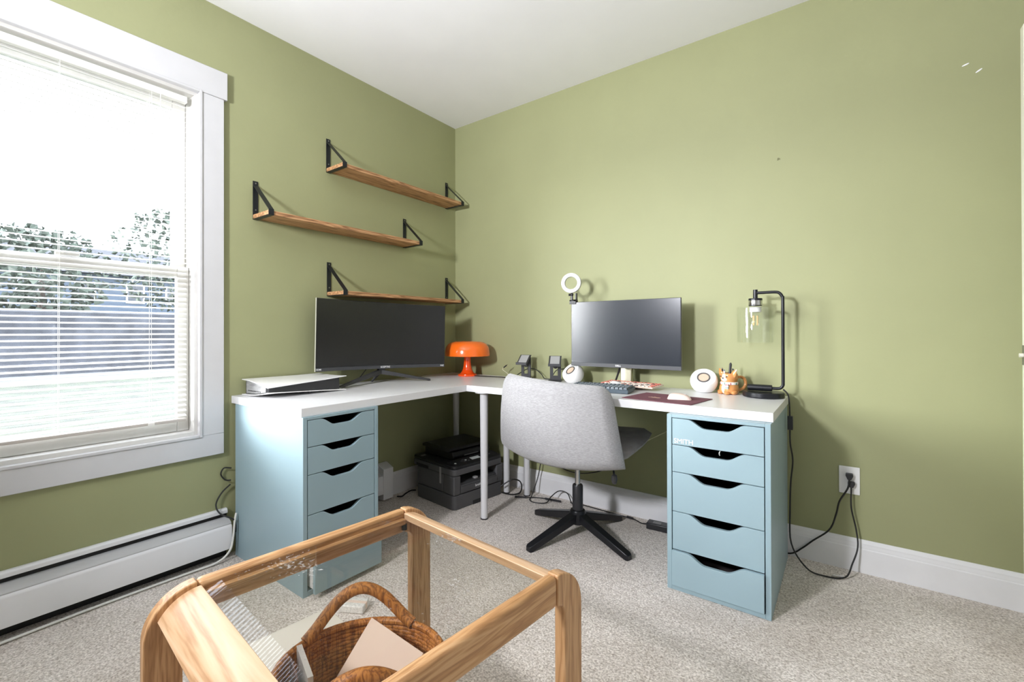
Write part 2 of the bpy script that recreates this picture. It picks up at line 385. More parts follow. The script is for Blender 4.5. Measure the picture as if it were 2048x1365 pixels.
# ------------------------------------------------------------------ outdoors, seen through the window
GRASS = mat('lawn_grass', (.034, .039, .022), .95, var=.5, vscale=1.6)
struct(B().box(-60, 40, -60, 45, -.72, -.70).build('lawn', GRASS, smooth=False))
struct(B().box(-23, -19, -60, 45, -.70, -.67).build('street_concrete', mat('concrete', (.085, .085, .085), .9, var=.1, vscale=2), smooth=False))
BARK = mat('bark', (.06, .045, .035), .9)
LEAF = mat('leaf_green', (.045, .06, .042), .8, var=.4, vscale=2)
def tree(x, y, h, r, label):
    t = thing('tree', label, 'tree', (x, y, -.7), group='trees beyond the street')
    B().tube([(0, 0, 0), (.1, .05, h*.4), (0, .1, h*.75)], lambda u: .22*(1-u)+.05, 8).build('trunk', BARK, t)
    b = B()
    for i in range(1100):
        a = random.random()*6.28; rr = r*math.sqrt(random.random()); z = h*(.35+.65*random.random()); k = math.sin(math.pi*min(1, (z/h-.30)/.75))**.5
        p = Vector((rr*k*math.cos(a), rr*k*math.sin(a), z)); s = .09+.13*random.random()
        M = Matrix.Translation(p) @ Matrix.Rotation(random.random()*6, 4, Vector((random.random()-.5, random.random()-.5, random.random()-.5)).normalized())
        b.add([M @ Vector(v) for v in ((-s, -s*.6, 0), (s, -s*.5, .05), (s*.9, s*.6, -.05), (-s*.8, s*.6, .04))], [(0, 1, 2, 3)])
    o = b.build('foliage', LEAF, t, smooth=False); o['kind'] = 'stuff'
tree(-30, 8.5, 9.0, 4.2, 'tall leafy tree beyond the street outside the window')
tree(-27, 1.5, 6.5, 2.6, 'shorter leafy tree in front of the pale blue house outside')
tree(-36, 22, 11, 4.6, 'broad leafy tree farthest down the street outside')
hs = thing('exterior_house', 'pale blue house with dark shingle roof across the street', 'house', (-46, 4, -.7))
SIDE = mat('blue_siding', (.06, .08, .105), .8, var=.1, vscale=1, stretch=(1, 1, 14))
SHING = mat('shingles', (.04,.042,.046), .9, var=.4, vscale=5)
hb = B().box(-4, 4, -9, 9, 0, 6.2).build('house_wall', SIDE, hs, smooth=False)
B().prism([(-4.6, 6.1), (4.6, 6.1), (0, 8.6)], -9.4, 9.4, 'y').build('house_roof', SHING, hs, smooth=False)
for yy in (-7, -4, -1, 2, 5, 7.6):
    for zz in (1.2, 4.0):
        q = B().box(4.0, 4.06, yy-.6, yy+.6, zz, zz+1.5).build('house_window', TRIM, hs, smooth=False)
        B().box(4.05, 4.08, yy-.48, yy+.48, zz+.12, zz+1.38).build('pane', mat('dark_pane', (.03, .035, .04), .1), q, smooth=False)
gw = thing('retaining_wall', 'long dark grey stone bank across the street outside', 'wall', (-24.5, -6, -.7))
B().prism([(-.6, 0), (1.0, 0), (.1, 2.6), (-.6, 2.7)], -40, 40, 'y').build('bank', mat('grey_stone', (.035, .037, .042), .95, var=.5, vscale=1.5), gw, smooth=False)

# ------------------------------------------------------------------ added floor lamp, unseen behind the camera, to brighten ceiling and walls
fl = thing('added_lamp', 'brass floor lamp added out of view to light the room', 'lamp', (LMX, LMY, 0))
BRS = mat('added_lamp_brass', (.55, .42, .2), .35, metal=1)
B().lathe([(.14, .0005), (.14, .015), (.03, .03), (.0001, .03)], 32).build('base', BRS, fl)  # foot of the added lamp
B().cyl((0, 0, .025), (0, 0, 1.69), .012, 16).build('pole', BRS, fl)
aim = Vector((1.62-LMX, 0-LMY, 2.22-1.72)).normalized(); Mh = Matrix.Translation((0, 0, 1.72)) @ aim.to_track_quat('Z', 'Y').to_matrix().to_4x4()
B().lathe([(.0001, -.03), (.05, -.025), (.12, .01), (.19, .035), (.188, .037), (.115, .016), (.045, -.017), (.0001, -.02)], 40, M=Mh).xf(Matrix.Identity(4)).build('added_lamp_bowl', BRS, fl)
tl = bpy.data.lights.new('added_uplight', 'AREA'); tl.shape = 'DISK'; tl.size = .30; tl.energy = ADDED_UPLIGHT; tl.color = (.93, .94, 1.0); tl.spread = R(140)
to = bpy.data.objects.new('added_uplight', tl); COL.objects.link(to); to.location = (LMX+aim.x*.05, LMY+aim.y*.05, 1.72+aim.z*.05); to.rotation_euler = aim.to_track_quat('-Z', 'Y').to_euler()

# ------------------------------------------------------------------ window blind
bl = thing('window_blind', 'white mini blind with open slats hanging in the window', 'window blind', (-.026, (WY0+WY1)/2, 2.05))
BW = (WY1-WY0)/2-.044
B().box(-.013, .013, -BW-.002, BW+.002, -.004, .024).build('headrail', mat('headrail', (.80, .79, .75), .4), bl, bevel=.002)
NS = 62; ZT, ZB = -.014, 2.05-.655
pitch_s = (ZB-.014)/NS
prof_s = [(-.0125+.025*i/6, .0022*(1-((i-3)/3)**2)) for i in range(7)]
sl = B().strip(prof_s, [(x, z-.0007) for x, z in prof_s], -BW, BW, 'y')
sl_me = sl.mesh('slat', SLAT, ang=60)
for i in range(NS):
    o = bpy.data.objects.new('slat', sl_me); COL.objects.link(o); o.parent = bl
    o.location = (0, 0, ZT-.008-i*pitch_s); o.rotation_euler = (0, R(13), 0)
B().box(-.012, .012, -BW, BW, -ZB-.012, -ZB).build('bottom_rail', mat('bottom_rail', (.50, .46, .42), .5), bl, bevel=.003)
for yy in (-BW+.13, 0, BW-.13):
    b = B()
    for xx in (-.0135, .0135): b.cyl((xx, yy, 0), (xx, yy, -ZB), .0007, 6)
    b.build('ladder_cord', SLAT, bl)
b = B(); b.cyl((.018, BW-.10, 0), (.018, BW-.10, -.16), .001, 6); b.build('lift_cord', SLAT, bl)
for yy in (-BW+.13, BW-.13): B().box(-.014, .016, yy-.011, yy+.011, -ZB-.014, -ZB-.001).build('rail_clip', mat('clear_clip', (.75, .74, .70), .3), bl, bevel=.002)

# ------------------------------------------------------------------ baseboard heater
def heater(y0, y1, label, cap0, cap1):
    t = thing('baseboard_heater', label, 'heater', (0, (y0+y1)/2, 0), group='baseboard heater sections'); a, e = (y0-y1)/2, (y1-y0)/2
    B().box(.0005, .006, a, e, .03, .205).build('back_plate', HEATW, t)
    B().prism([(.0005, .219), (.013, .219), (.020, .212), (.021, .198), (.0005, .198)], a, e, 'y').build('top_cover', HEATW, t, bevel=.001)
    B().prism([(.0065, .180), (.030, .178), (.052, .166), (.058, .160), (.058, .156), (.049, .162), (.030, .172), (.0065, .174)], a, e, 'y').build('louvre', mat('heater_grey', (.48, .48, .48), .4), t)
    B().box(.0062, .0075, a, e, .176, .197).build('gap_shade', DARK, t)  # dark plate, puts the shade between cover and louvre into colour
    B().box(.0005, .005, a, e, .0005, .0295).build('shade_strip', DARK, t)  # dark strip painting in the shade of the gap at the floor
    B().box(.0065, .040, a, e, .050, .056).build('bottom_tray', DARK, t)
    B().prism([(.054, .158), (.0635, .152), (.0665, .145), (.0665, .048), (.052, .042), (.052, .046), (.0625, .052), (.0625, .143), (.060, .148), (.053, .153)], a, e, 'y').build('front_panel', HEATW, t, bevel=.0008)
    B().box(.008, .044, a+.01, e-.01, .075, .135).build('fin_element', DARK, t)
    for flag, y in ((cap0, a), (cap1, e)):
        if flag:
            s = 1 if y < 0 else -1
            B().prism([(.0005, .222), (.013, .222), (.0705, .197), (.0705, .012), (.055, .012), (.055, .008), (.0005, .008)], y, y+s*.075, 'y').build('end_cap', HEATW, t, bevel=.002)
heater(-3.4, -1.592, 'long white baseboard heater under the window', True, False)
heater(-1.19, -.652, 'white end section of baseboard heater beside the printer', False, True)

# ------------------------------------------------------------------ shelves
def shelf(y0, y1, z, label):
    t = thing('wall_shelf', label, 'shelf', (0, (y0+y1)/2, z), group='wooden wall shelves'); L = (y1-y0)/2; D = .158; TH = .020
    B().box(.004, D-.004, -L, L, 0, TH).build('board', SHELFW, t, bevel=.0015)
    for s in (-1, 1):
        yc = s*(L-.013); w_ = .0125
        br = B(); br.box(.0005, .0035, yc-w_, yc+w_, -.003, .186)
        br.box(.0005, D, yc-w_, yc+w_, -.003, -.0004); br.box(D-.003, D+.0005, yc-w_, yc+w_, -.003, .026)
        p = Vector((.004, 0, .165)); q = Vector((D-.002, 0, .024)); n = (q-p).normalized(); m = Vector((-n.z, 0, n.x))*.0013
        for a in (w_,):
            br.add([v+Vector((0, yc+k, 0)) for k in (-a, a) for v in (p-m, q-m, q+m, p+m)], [(0, 1, 2, 3), (4, 7, 6, 5), (0, 4, 5, 1), (1, 5, 6, 2), (2, 6, 7, 3), (3, 7, 4, 0)])
        bo = br.build('bracket', BRACK, t, smooth=False)
        for zz in (.175, .045): B().cyl((.0035, yc, zz), (.0055, yc, zz), .0035, 10).build('screw', SCREW, bo)
shelf(-1.070, -.083, 1.925, 'highest wooden wall shelf on black triangular brackets by the corner')
shelf(-1.470, -.484, 1.586, 'middle-height wooden wall shelf nearest the window, black triangular brackets')
shelf(-1.066, -.085, 1.236, 'lowest wooden wall shelf on black brackets right above curved monitor')

# ------------------------------------------------------------------ desks
ZD, ZC = .7353, .700
def desk(label, x0, x1, y0, y1, legs):
    t = thing('desk', label, 'desk', ((x0+x1)/2, (y0+y1)/2, 0), group='two halves of the corner desk'); cx, cy = (x0+x1)/2, (y0+y1)/2
    B().box(x0-cx, x1-cx, y0-cy, y1-cy, ZC+.0005, ZD).build('desktop', DESKW, t, bevel=.0012)
    for (x, y) in legs:
        l = B().lathe([(.0185, .004), (.0205, .35), (.0230, ZC-.006), (.0230, ZC)], 24, (x-cx, y-cy, 0)).build('leg', LEGW, t)
        B().lathe([(.021, 0), (.021, .006)], 24, (x-cx, y-cy, 0)).build('foot_pad', BLACKP, l)
        B().lathe([(.05, ZC-.004), (.05, ZC)], 24, (x-cx, y-cy, 0)).build('mounting_plate', LEGW, l)
desk('white desk running along the window wall, holding the curved monitor', .004, .6128, -1.5693, -.0406, [(.095, -.10), (.560, -.135)])
desk('white desk running along the outlet wall, holding the flat monitor', .6136, 2.0791, -.5897, -.0406, [(.703, -.545), (.693, -.10)])

def rounded_notch(w_, h, nt, nb, nd):
    """drawer front outline with the scooped finger notch at its top edge"""
    pts = [(-w_/2, 0), (w_/2, 0), (w_/2, h)]
    k = 8
    for i in range(k+1):
        u = i/k; sgm = u*u*(3-2*u); pts.append((nt/2+(nb/2-nt/2)*u, h-nd*sgm))
    for i in range(k+1):
        u = i/k; sgm = u*u*(3-2*u); pts.append((-nb/2+(-nt/2+nb/2)*u, h-nd+nd*sgm))
    pts.append((-w_/2, h)); return pts
def drawer_unit(label, loc, rz, out, sticker=False):
    t = thing('drawer_unit', label, 'drawer unit', loc, rz, group='blue drawer units'); W, D = .361, .58; x = W/2; T = .018
    b = B(); b.box(-x, -x+T, -D/2, D/2, 0, ZC); b.box(x-T, x, -D/2, D/2, 0, ZC); b.box(-x+T, x-T, -D/2, D/2, ZC-.0125, ZC); b.box(-x+T, x-T, -D/2, D/2, .0005, .020); b.box(-x+T, x-T, D/2-.006, D/2, .02, ZC-.0125)
    b.build('cabinet_body', BLUE, t, bevel=.0012)
    zs = [.6865, .580, .4715, .314, .162, .021]
    for i in range(5):
        z1, z0 = zs[i]-.0015, zs[i+1]+.0012; w_ = W-2*T-.006; dy = -out.get(i, 0)
        d = B().prism([(a, z0+c_) for a, c_ in rounded_notch(w_, z1-z0, .205, .072, .031)], -D/2+dy+.0005, -D/2+.016+dy, 'y').build('drawer', BLUE, t, bevel=.001)
        bx = B(); h = z1-z0-.045; ww = w_/2-.010; y0, y1 = -D/2+.0165+dy, D/2-.03+dy
        bx.box(-ww, -ww+.012, y0, y1, z0+.008, z0+.008+h); bx.box(ww-.012, ww, y0, y1, z0+.008, z0+.008+h); bx.box(-ww+.012, ww-.012, y0, y1, z0+.008, z0+.014); bx.box(-ww+.012, ww-.012, y1-.012, y1, z0+.014, z0+.008+h)
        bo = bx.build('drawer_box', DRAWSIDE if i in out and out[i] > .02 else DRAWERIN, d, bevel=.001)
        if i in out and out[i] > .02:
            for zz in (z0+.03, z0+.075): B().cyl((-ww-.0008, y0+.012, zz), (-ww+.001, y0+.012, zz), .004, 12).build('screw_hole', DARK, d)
        if sticker and i == 0:
            M = Matrix.Translation((-w_/2+.043, -D/2+dy-.0003, z0+.0145)) @ Matrix.Rotation(R(90), 4, 'X')
            lettering('sticker_lettering', 'SMITH', .0265, M, WPRINT, d, sx=1.0, bold=0)
    return t
drawer_unit('blue drawer unit with white SMITH sticker on its top drawer', (2.0755-.1805, -.63+.29, 0), 0, {4: .012}, True)
drawer_unit('blue drawer unit under the end of the desk near the window', (.622-.29, -1.568+.1805, 0), 90, {4: .05})

# ------------------------------------------------------------------ curved monitor
mon = thing('curved_monitor', 'black ultrawide curved monitor on a V-shaped stand', 'monitor', (.18, -.79, ZD), 79)
CW, RAD = .415, 1.75
def cpt(u, yoff, z):                      # u across -1..1 on an arc that bows away from the viewer
    a = u*CW/RAD; return Vector((RAD*math.sin(a), RAD*(math.cos(a)-math.cos(CW/RAD))+yoff, z))
Mr = Matrix.Translation((0, 0, .275)) @ Matrix.Rotation(R(1.1), 4, 'Y') @ Matrix.Translation((0, 0, -.275))
def curved(z0, z1, y0, y1, u0=-1, u1=1, n=24):
    return B().slab(lambda u, v: cpt(u0+(u1-u0)*u, y0, z0+(z1-z0)*v), lambda u, v: cpt(u0+(u1-u0)*u, y1, z0+(z1-z0)*v), n, 1).xf(Mr)
curved(.1015, .470, .0012, .012).build('housing', BLACKP, mon, bevel=.002)
curved(.0815, .1010, .0, .016).build('lower_bezel', BEZEL, mon, bevel=.001)
curved(.1025, .4665, -.0002, .0010, -.996, .996).build('screen', SCREEN1, mon)
curved(.10, .45, .0125, .045, -.72, .72).build('rear_shell', BLACKP, mon, bevel=.008)
curved(.0815, .470, .0005, .0125, -1.0035, -1.0005, 1).build('side_strip', mat('pale_edge', (.6, .6, .5), .4), mon)
def on_arc(u, z, txt, size, name, sx=1.0):
    a = u*CW/RAD; p = cpt(u, -.0003, z)
    M = Mr @ Matrix.Translation(p) @ Matrix.Rotation(-a, 4, 'Z') @ Matrix.Rotation(R(90), 4, 'X')
    lettering(name, txt, size, M, WPRINT, mon, sx=sx)
on_arc(.045, .0912, 'SCEPTRE', .0145, 'lettering', 1.1)
on_arc(-.955, .0912, 'HDMI', .0125, 'port_label', 1.0)
on_arc(.957, .0912, 'FHZ', .0125, 'badge_label', 1.0)
B().prism([(-.026, .10), (-.026, .26), (.022, .26), (.022, .06), (-.012, .045)], .06, .088, 'y').build('neck', BLACKP, mon, bevel=.003)
def foot(q, w0, w1):
    p = Vector((-.004, .078, .062)); q = Vector(q); d = (q-p); n = Vector((-d.y, d.x, 0)).normalized()
    b = B(); h0, h1 = .026, .011
    vs = [p-n*w0+Vector((0, 0, -h0/2)), p+n*w0+Vector((0, 0, -h0/2)), p+n*w0+Vector((0, 0, h0/2)), p-n*w0+Vector((0, 0, h0/2)),
          q-n*w1, q+n*w1, q+n*w1+Vector((0, 0, h1)), q-n*w1+Vector((0, 0, h1))]
    b.add(vs, [(0, 3, 2, 1), (4, 5, 6, 7), (0, 1, 5, 4), (1, 2, 6, 5), (2, 3, 7, 6), (3, 0, 4, 7)]); return b
MFOOT = mat('stand_grey', (.04, .04, .042), .45)
foot((-.315, -.062, .0002), .015, .011).build('foot', MFOOT, mon, bevel=.002)
foot((.265, -.050, .0002), .015, .011).build('foot', MFOOT, mon, bevel=.002)
foot((-.035, .118, .0002), .012, .010).build('rear_foot', MFOOT, mon, bevel=.002)
B().tube([(-.09, .07, .09), (-.115, .085, .05), (-.15, .10, .006)], .0025, 6).build('monitor_cable', CABLE, mon)

# ------------------------------------------------------------------ flat monitor, ring light
m2 = thing('flat_monitor', 'flat widescreen monitor with thin black bezel on a silver post', 'monitor', (1.337, -.150, ZD))
W2 = .304; Z0, Z1 = .101, .4665
B().box(-W2, W2, .001, .010, Z0, Z1).build('housing', BLACKP, m2, bevel=.002)
B().box(-W2, W2, -.0015, .0008, Z0, Z0+.021).build('lower_bezel', BEZEL, m2, bevel=.001)
B().box(-W2+.003, W2-.003, -.0006, .0006, Z0+.0215, Z1-.003).build('screen', SCREEN2, m2, smooth=False)
B().box(-W2+.002, W2-.001, .0102, .018, Z0+.004, Z1-.006).build('rear_frame', mat('silver_edge', (.55, .56, .56), .35, metal=.6), m2, bevel=.003)
B().box(-.16, .16, .0185, .045, .15, .40).build('rear_shell', BLACKP, m2, bevel=.01)
lettering('lettering', 'DELL', .0125, Matrix.Translation((-.022, -.002, Z0+.0105)) @ Matrix.Rotation(R(90), 4, 'X'), WPRINT, m2, sx=1.15)
b = B(); b.prism([(.0, .046), (.030, .052), (.034, .066), (.030, .080), (0, .086), (-.030, .080), (-.034, .066), (-.030, .052)], .012, .30, 'z')
b.build('post', SILVER, m2, bevel=.002)
B().box(-.12, .12, -.02, .105, 0.0003, .012).build('stand_base', mat('stand_silver', (.5, .5, .48), .35, metal=.8), m2, bevel=.003)
B().tube([(-.02, .05, .14), (-.045, .058, .07), (-.065, .062, .018)], .0055, 8).build('monitor_cable', CABLE, m2)

rl = thing('ring_light', 'small white ring light clipped to corner of flat monitor', 'ring light', (1.043, -.158, 1.198))
Mri = Matrix.Translation((.0, -.012, .113)) @ Matrix.Rotation(R(14), 4, 'Z') @ Matrix.Rotation(R(90), 4, 'X')
B().lathe([(.0365, -.004), (.0365, .004), (.041, .0075), (.052, .0075), (.0565, .004), (.0565, -.004)], 48, M=Mri, close=True).build('diffuser', mat('ring_diffuser', (.93, .93, .93), .4), rl)
B().lathe([(.0355, -.0042), (.0355, -.009), (.0575, -.009), (.0575, -.0042)], 48, M=Mri, close=True).build('rear_rim', BLACKP, rl)
B().ball((0, -.002, .047), .0095, n=16, m=10).build('ball_joint', BLACKP, rl)
B().cyl((0, -.002, .047), (-.014, -.014, .045), .0065, 12).build('joint_knob', BLACKP, rl)
B().box(-.0065, .0065, -.007, .003, .014, .042).build('stem', BLACKP, rl, bevel=.002)
b = B(); b.box(-.018, .022, .0025, .006, -.008, .018); b.box(-.018, .022, .022, .030, -.008, .018); b.box(-.018, .022, .0025, .030, .0085, .018)
b.build('clip', mat('clip_black', (.035, .035, .038), .4), rl, bevel=.001)
for k in range(3): B().box(-.006+k*.005, -.003+k*.005, .0018, .0026, .0, .014).build('clip_rib', BLACKP, rl)
B().box(.016, .024, .006, .022, .018, .055).build('phone_arm', BLACKP, rl, bevel=.001)

# ------------------------------------------------------------------ mushroom lamp
ml = thing('mushroom_lamp', 'glossy orange mushroom-shaped table lamp in the desk corner', 'lamp', (.262, -.172, ZD))
prof_out = [(.0001, .2345), (.05, .2345), (.085, .2325), (.112, .226), (.132, .213), (.144, .195), (.150, .172), (.1525, .150), (.153, .136)]
prof_in = [(.1505, .136), (.149, .155), (.146, .174), (.140, .193), (.128, .209), (.110, .222), (.083, .229), (.05, .231), (.0, .231)]
B().lathe(prof_out+prof_in, 56).build('lamp_shade', ORANGE, ml, ang=60)
B().lathe([(.062, .0004), (.064, .004), (.062, .012), (.050, .016), (.040, .026), (.031, .045), (.0255, .07), (.023, .10), (.0225, .128), (.028, .133), (.0, .134)], 40).build('stem', ORANGE2, ml, ang=50)
B().ball((0, 0, .165), .022, n=16, m=10).cyl((0, 0, .128), (0, 0, .155), .012).build('bulb', mat('bulb_white', (.85, .85, .82), .3), ml)
B().cyl((.060, -.012, .0078), (.075, -.016, .0072), .006, 10).build('cord_grip', ORANGE2, ml)
B().tube([(.078, -.017, .0055), (.14, .0, .0050), (.20, .006, .0050), (.26, .02, .0050), (.30, .022, .0050)], .003, 8).build('lamp_cord', CABLE, ml)

# ------------------------------------------------------------------ game console lying flat
gc = thing('game_console', 'white and black game console lying flat by the window', 'game console', (.140, -1.325, ZD), 0)
GL, GD = .195, .118
def hgt(a, v):    # half thickness; a along the length 0 near the window .. 1, v across 0 wall .. 1 room
    e = 1-a
    return .0335-.0245*(v**2.2)*(e**1.1)-.004*math.sin(math.pi*v)*a-.003*a
zc = .0385
def plate(sg):
    def srf(off):
        def fn(u, v):
            a, q = u, v; x = -GD+2*GD*q; y = -GL+2*GL*a
            ov = .006*(2*q-1)
            return Vector((x+ov, y+.012*(2*a-1)*(1-.4*abs(2*q-1)), zc+sg*(hgt(a, q)+off)+sg*.003*max(0, a-.7)*3))
        return fn
    return B().slab(srf(0), srf(.0035), 16, 12)
pl1 = plate(1).build('top_plate', WHITEP, gc, ang=70)
pl2 = plate(-1).build('bottom_plate', WHITEP, gc, ang=70)
def core(sg, k=.0):
    return lambda u, v: Vector((-GD+.006+(2*GD-.016)*v, -GL+.006+(2*GL-.03)*u, zc+sg*(hgt(.02+.94*u, .03+.92*v)-.0008)))
B().slab(core(-1), core(1), 12, 10).build('core', mat('gloss_black', (.02, .02, .022), .18), gc, ang=40)
b = B()
b.slab(lambda u, v: Vector((-GD+.012+(2*GD-.05)*u, -GL+.0052, zc-(hgt(.01, .05+.8*u)-.004)*(1-2*v))), lambda u, v: Vector((-GD+.012+(2*GD-.05)*u, -GL+.0062, zc-(hgt(.01, .05+.8*u)-.004)*(1-2*v))), 10, 2)
b.build('rear_vent', mat('vent_grey', (.30, .30, .30), .5, var=.3, vscale=90, stretch=(.2, 1, 1)), gc)
for k in range(9): B().box(-.085+k*.014, -.078+k*.014, -GL+.0042, -GL+.0053, zc-.018, zc-.013).build('vent_slot', DARK, gc)
B().box(.09, .094, -GL+.16, -GL+.24, zc-.004, zc+.004).build('port_strip', BLACKP, gc)
B().cyl((.09, .02, 0), (.09, .02, .012), .004, 8).build('prop_foot', BLACKP, gc)

# ------------------------------------------------------------------ speakers
COPPER = mat('speaker_cone', (.62, .47, .36), .45)
def speaker(label, loc, rz, rear=False):
    t = thing('desk_speaker', label, 'speaker', loc, rz, group='pair of round speakers'); r = .0625; cz = .054
    # sphere cut by a tilted face and by the desk
    T = Matrix.Translation((0, 0, cz)) @ Matrix.Rotation(R(45), 4, 'X')        # local z tilts towards -y (front)
    hc = .030; rc = math.sqrt(r*r-hc*hc)
    prof = [(0.0001, hc-.006), (.026, hc-.005), (.040, hc-.001), (rc-.004, hc), (rc, hc-.0015)]
    n0 = 14; a0 = math.acos((hc-.0015)/r)
    prof += [(r*math.sin(a0+(math.pi-a0)*i/n0), r*math.cos(a0+(math.pi-a0)*i/n0)) for i in range(1, n0+1)]
    b = B().lathe(prof, 36, M=T)
    b.v = [(x, y, max(z, .0003)) for x, y, z in b.v]
    b.build('shell', WHITEP, t, ang=35)
    B().lathe([(.0234, hc-.0058), (.0234, hc-.0012), (.0295, hc-.0005), (.0295, hc-.0058)], 32, M=T, close=True).build('driver_ring', mat('ring_grey', (.10, .09, .09), .4), t)
    B().lathe([(.0234, hc-.0030), (.018, hc-.0042), (.008, hc-.0036), (0.0001, hc-.0008)], 28, M=T).build('driver_cone', COPPER, t)
    if rear: B().lathe([(.006, hc-.001), (.006, hc+.007), (.0045, hc+.009), (0.0001, hc+.009)], 16, M=T @ Matrix.Translation((0, -.043, 0))).build('volume_knob', WHITEP, t)
speaker('round white speaker with copper cone beside the corgi mug', (1.738, -.118, ZD), 8)
speaker('round white speaker with volume knob behind the chair back', (1.032, -.128, ZD), -22, True)

# ------------------------------------------------------------------ two small black stands
PAD = mat('grey_pad', (.34, .34, .34), .7)
def stand(loc, rz, label):
    t = thing('tablet_stand', label, 'stand', loc, rz, group='black tablet stands'); bk = mat('stand_black', (.03, .03, .034), .45)
    b = B(); b.box(-.040, .040, -.06, .055, .0003, .005); b.build('stand_base', bk, t, bevel=.001)
    # upright with a rounded cable hole
    out = [(-.033, .005), (.033, .005), (.033, .148), (-.033, .148)]
    b = B(); b.box(-.033, -.014, .030, .036, .005, .148); b.box(.014, .033, .030, .036, .005, .148); b.box(-.014, .014, .030, .036, .085, .148); b.box(-.014, .014, .030, .036, .005, .03)
    b.build('upright', bk, t)
    B().cyl((0, .0301, .085), (0, .0359, .085), .0139, 20).build('hole_cap', bk, t)
    b = B(); b.prism([(.036, .150), (.030, .150), (-.030, .094), (-.034, .094), (-.034, .106), (-.037, .106), (-.037, .090), (-.029, .090), (.031, .145), (.036, .145)], -.037, .037, 'x'); b.build('angled_plate', bk, t, bevel=.0008)
    b = B(); b.prism([(.026, .1475), (-.026, .099), (-.0268, .0999), (.0252, .1484)], -.028, .028, 'x'); b.build('grip_pad', PAD, t)
stand((.680, -.115, ZD), 6, 'black angled tablet stand nearest the orange lamp')
stand((.905, -.115, ZD), 24, 'black angled tablet stand beside the round white speaker')
tag(B().tube([(.62, -.10, ZD+.02), (.66, -.052, ZD+.055), (.72, -.05, ZD+.06), (.77, -.05, ZD+.03), (.80, -.06, ZD+.004), (.845, -.055, ZD+.004)], .0028, 8).build('charging_cable', CABLE), 'black charging cable arching behind the angled tablet stands', 'cable')
t = thing('cable_end', 'loose cable end with pale plug sticking up behind chair', 'cable', (.50, -.095, ZD))
B().tube([(.06, .0, .003), (.035, .0, .028), (.004, 0, .046), (.002, 0, .056), (.010, 0, .062)], .002, 8).build('cord', mat('pale_cord', (.6, .58, .42), .5), t)
B().cyl((.010, 0, .062), (.034, 0, .078), .004, 10).build('plug_body', BLACKP, t)
B().cyl((.034, 0, .078), (.040, 0, .082), .0025, 8).build('plug_tip', SILVER, t)
tag(B().tube([(.96, -.05, ZD+.065), (.93, -.045, ZD+.07), (.88, -.05, ZD+.06), (.86, -.06, ZD+.03), (.852, -.075, ZD+.003)], .0025, 8).build('speaker_cable', CABLE), 'thin black cable running to the round speaker with knob', 'cable')

# ------------------------------------------------------------------ keyboards, mice, pad
def keyboard(label, loc, rz, W, D, h, case, caps, rows, cols, gap, capz, kb_tilt=0):
    t = thing('keyboard', label, 'keyboard', loc, rot=(R(kb_tilt), 0, R(rz)))
    B().box(-W/2, W/2, -D/2, D/2, .0004, h).build('case', case, t, bevel=.002)
    pw, pd = (W-.012)/cols, (D-.012)/rows
    mesh = {}
    for j in range(rows):
        i = 0
        while i < cols:
            w_ = 1
            if j == 0 and 3 <= i < 9: w_ = 6
            elif j == 1 and i in (0,): w_ = 2
            elif j == 2 and i == cols-2: w_ = 2
            if i+w_ > cols: w_ = cols-i
            m = caps[0] if (i in (0, cols-1) or j == rows-1 or w_ > 1) else caps[1 if (i*7+j*3) % 5 else 2]
            key = (w_, m.name)
            if key not in mesh:
                a, d = (pw*w_-gap)/2, (pd-gap)/2; k = .78
                mesh[key] = B().add([(-a, -d, 0), (a, -d, 0), (a, d, 0), (-a, d, 0), (-a*k if w_ == 1 else -a+.0025, -d*k, capz), (a*k if w_ == 1 else a-.0025, -d*k, capz), (a*k if w_ == 1 else a-.0025, d*k, capz), (-a*k if w_ == 1 else -a+.0025, d*k, capz)],
                                    [(0, 3, 2, 1), (4, 5, 6, 7), (0, 1, 5, 4), (1, 2, 6, 5), (2, 3, 7, 6), (3, 0, 4, 7)]).mesh('keycap', m, smooth=False)
            o = bpy.data.objects.new('keycap', mesh[key]); COL.objects.link(o); o.parent = t
            o.location = (-W/2+.006+pw*(i+w_/2), -D/2+.006+pd*(j+.5), h+.0002)
            i += w_
KB = mat('keyboard_slate', (.055, .08, .10), .45); KC1 = mat('key_slate', (.065, .09, .11), .5); KC2 = mat('key_grey', (.13, .16, .18), .5); KC3 = mat('key_lime', (.42, .45, .10), .5)
keyboard('slate blue mechanical keyboard behind the grey chair', (1.318, -.372, ZD+.0034), 6, .30, .135, .019, KB, (KC1, KC2, KC2), 5, 14, .003, .009, 2.5)
PK = mat('keyboard_cream', (.70, .55, .45), .45); PC1 = mat('key_coral', (.68, .20, .15), .5); PC2 = mat('key_pale', (.78, .66, .58), .5); PC3 = mat('key_black', (.08, .07, .07), .5)
keyboard('flat cream keyboard with coral keys under the flat monitor', (1.395, -.185, ZD+.0160), -7, .30, .125, .008, PK, (PC1, PC2, PC3), 5, 15, .004, .004, 3)

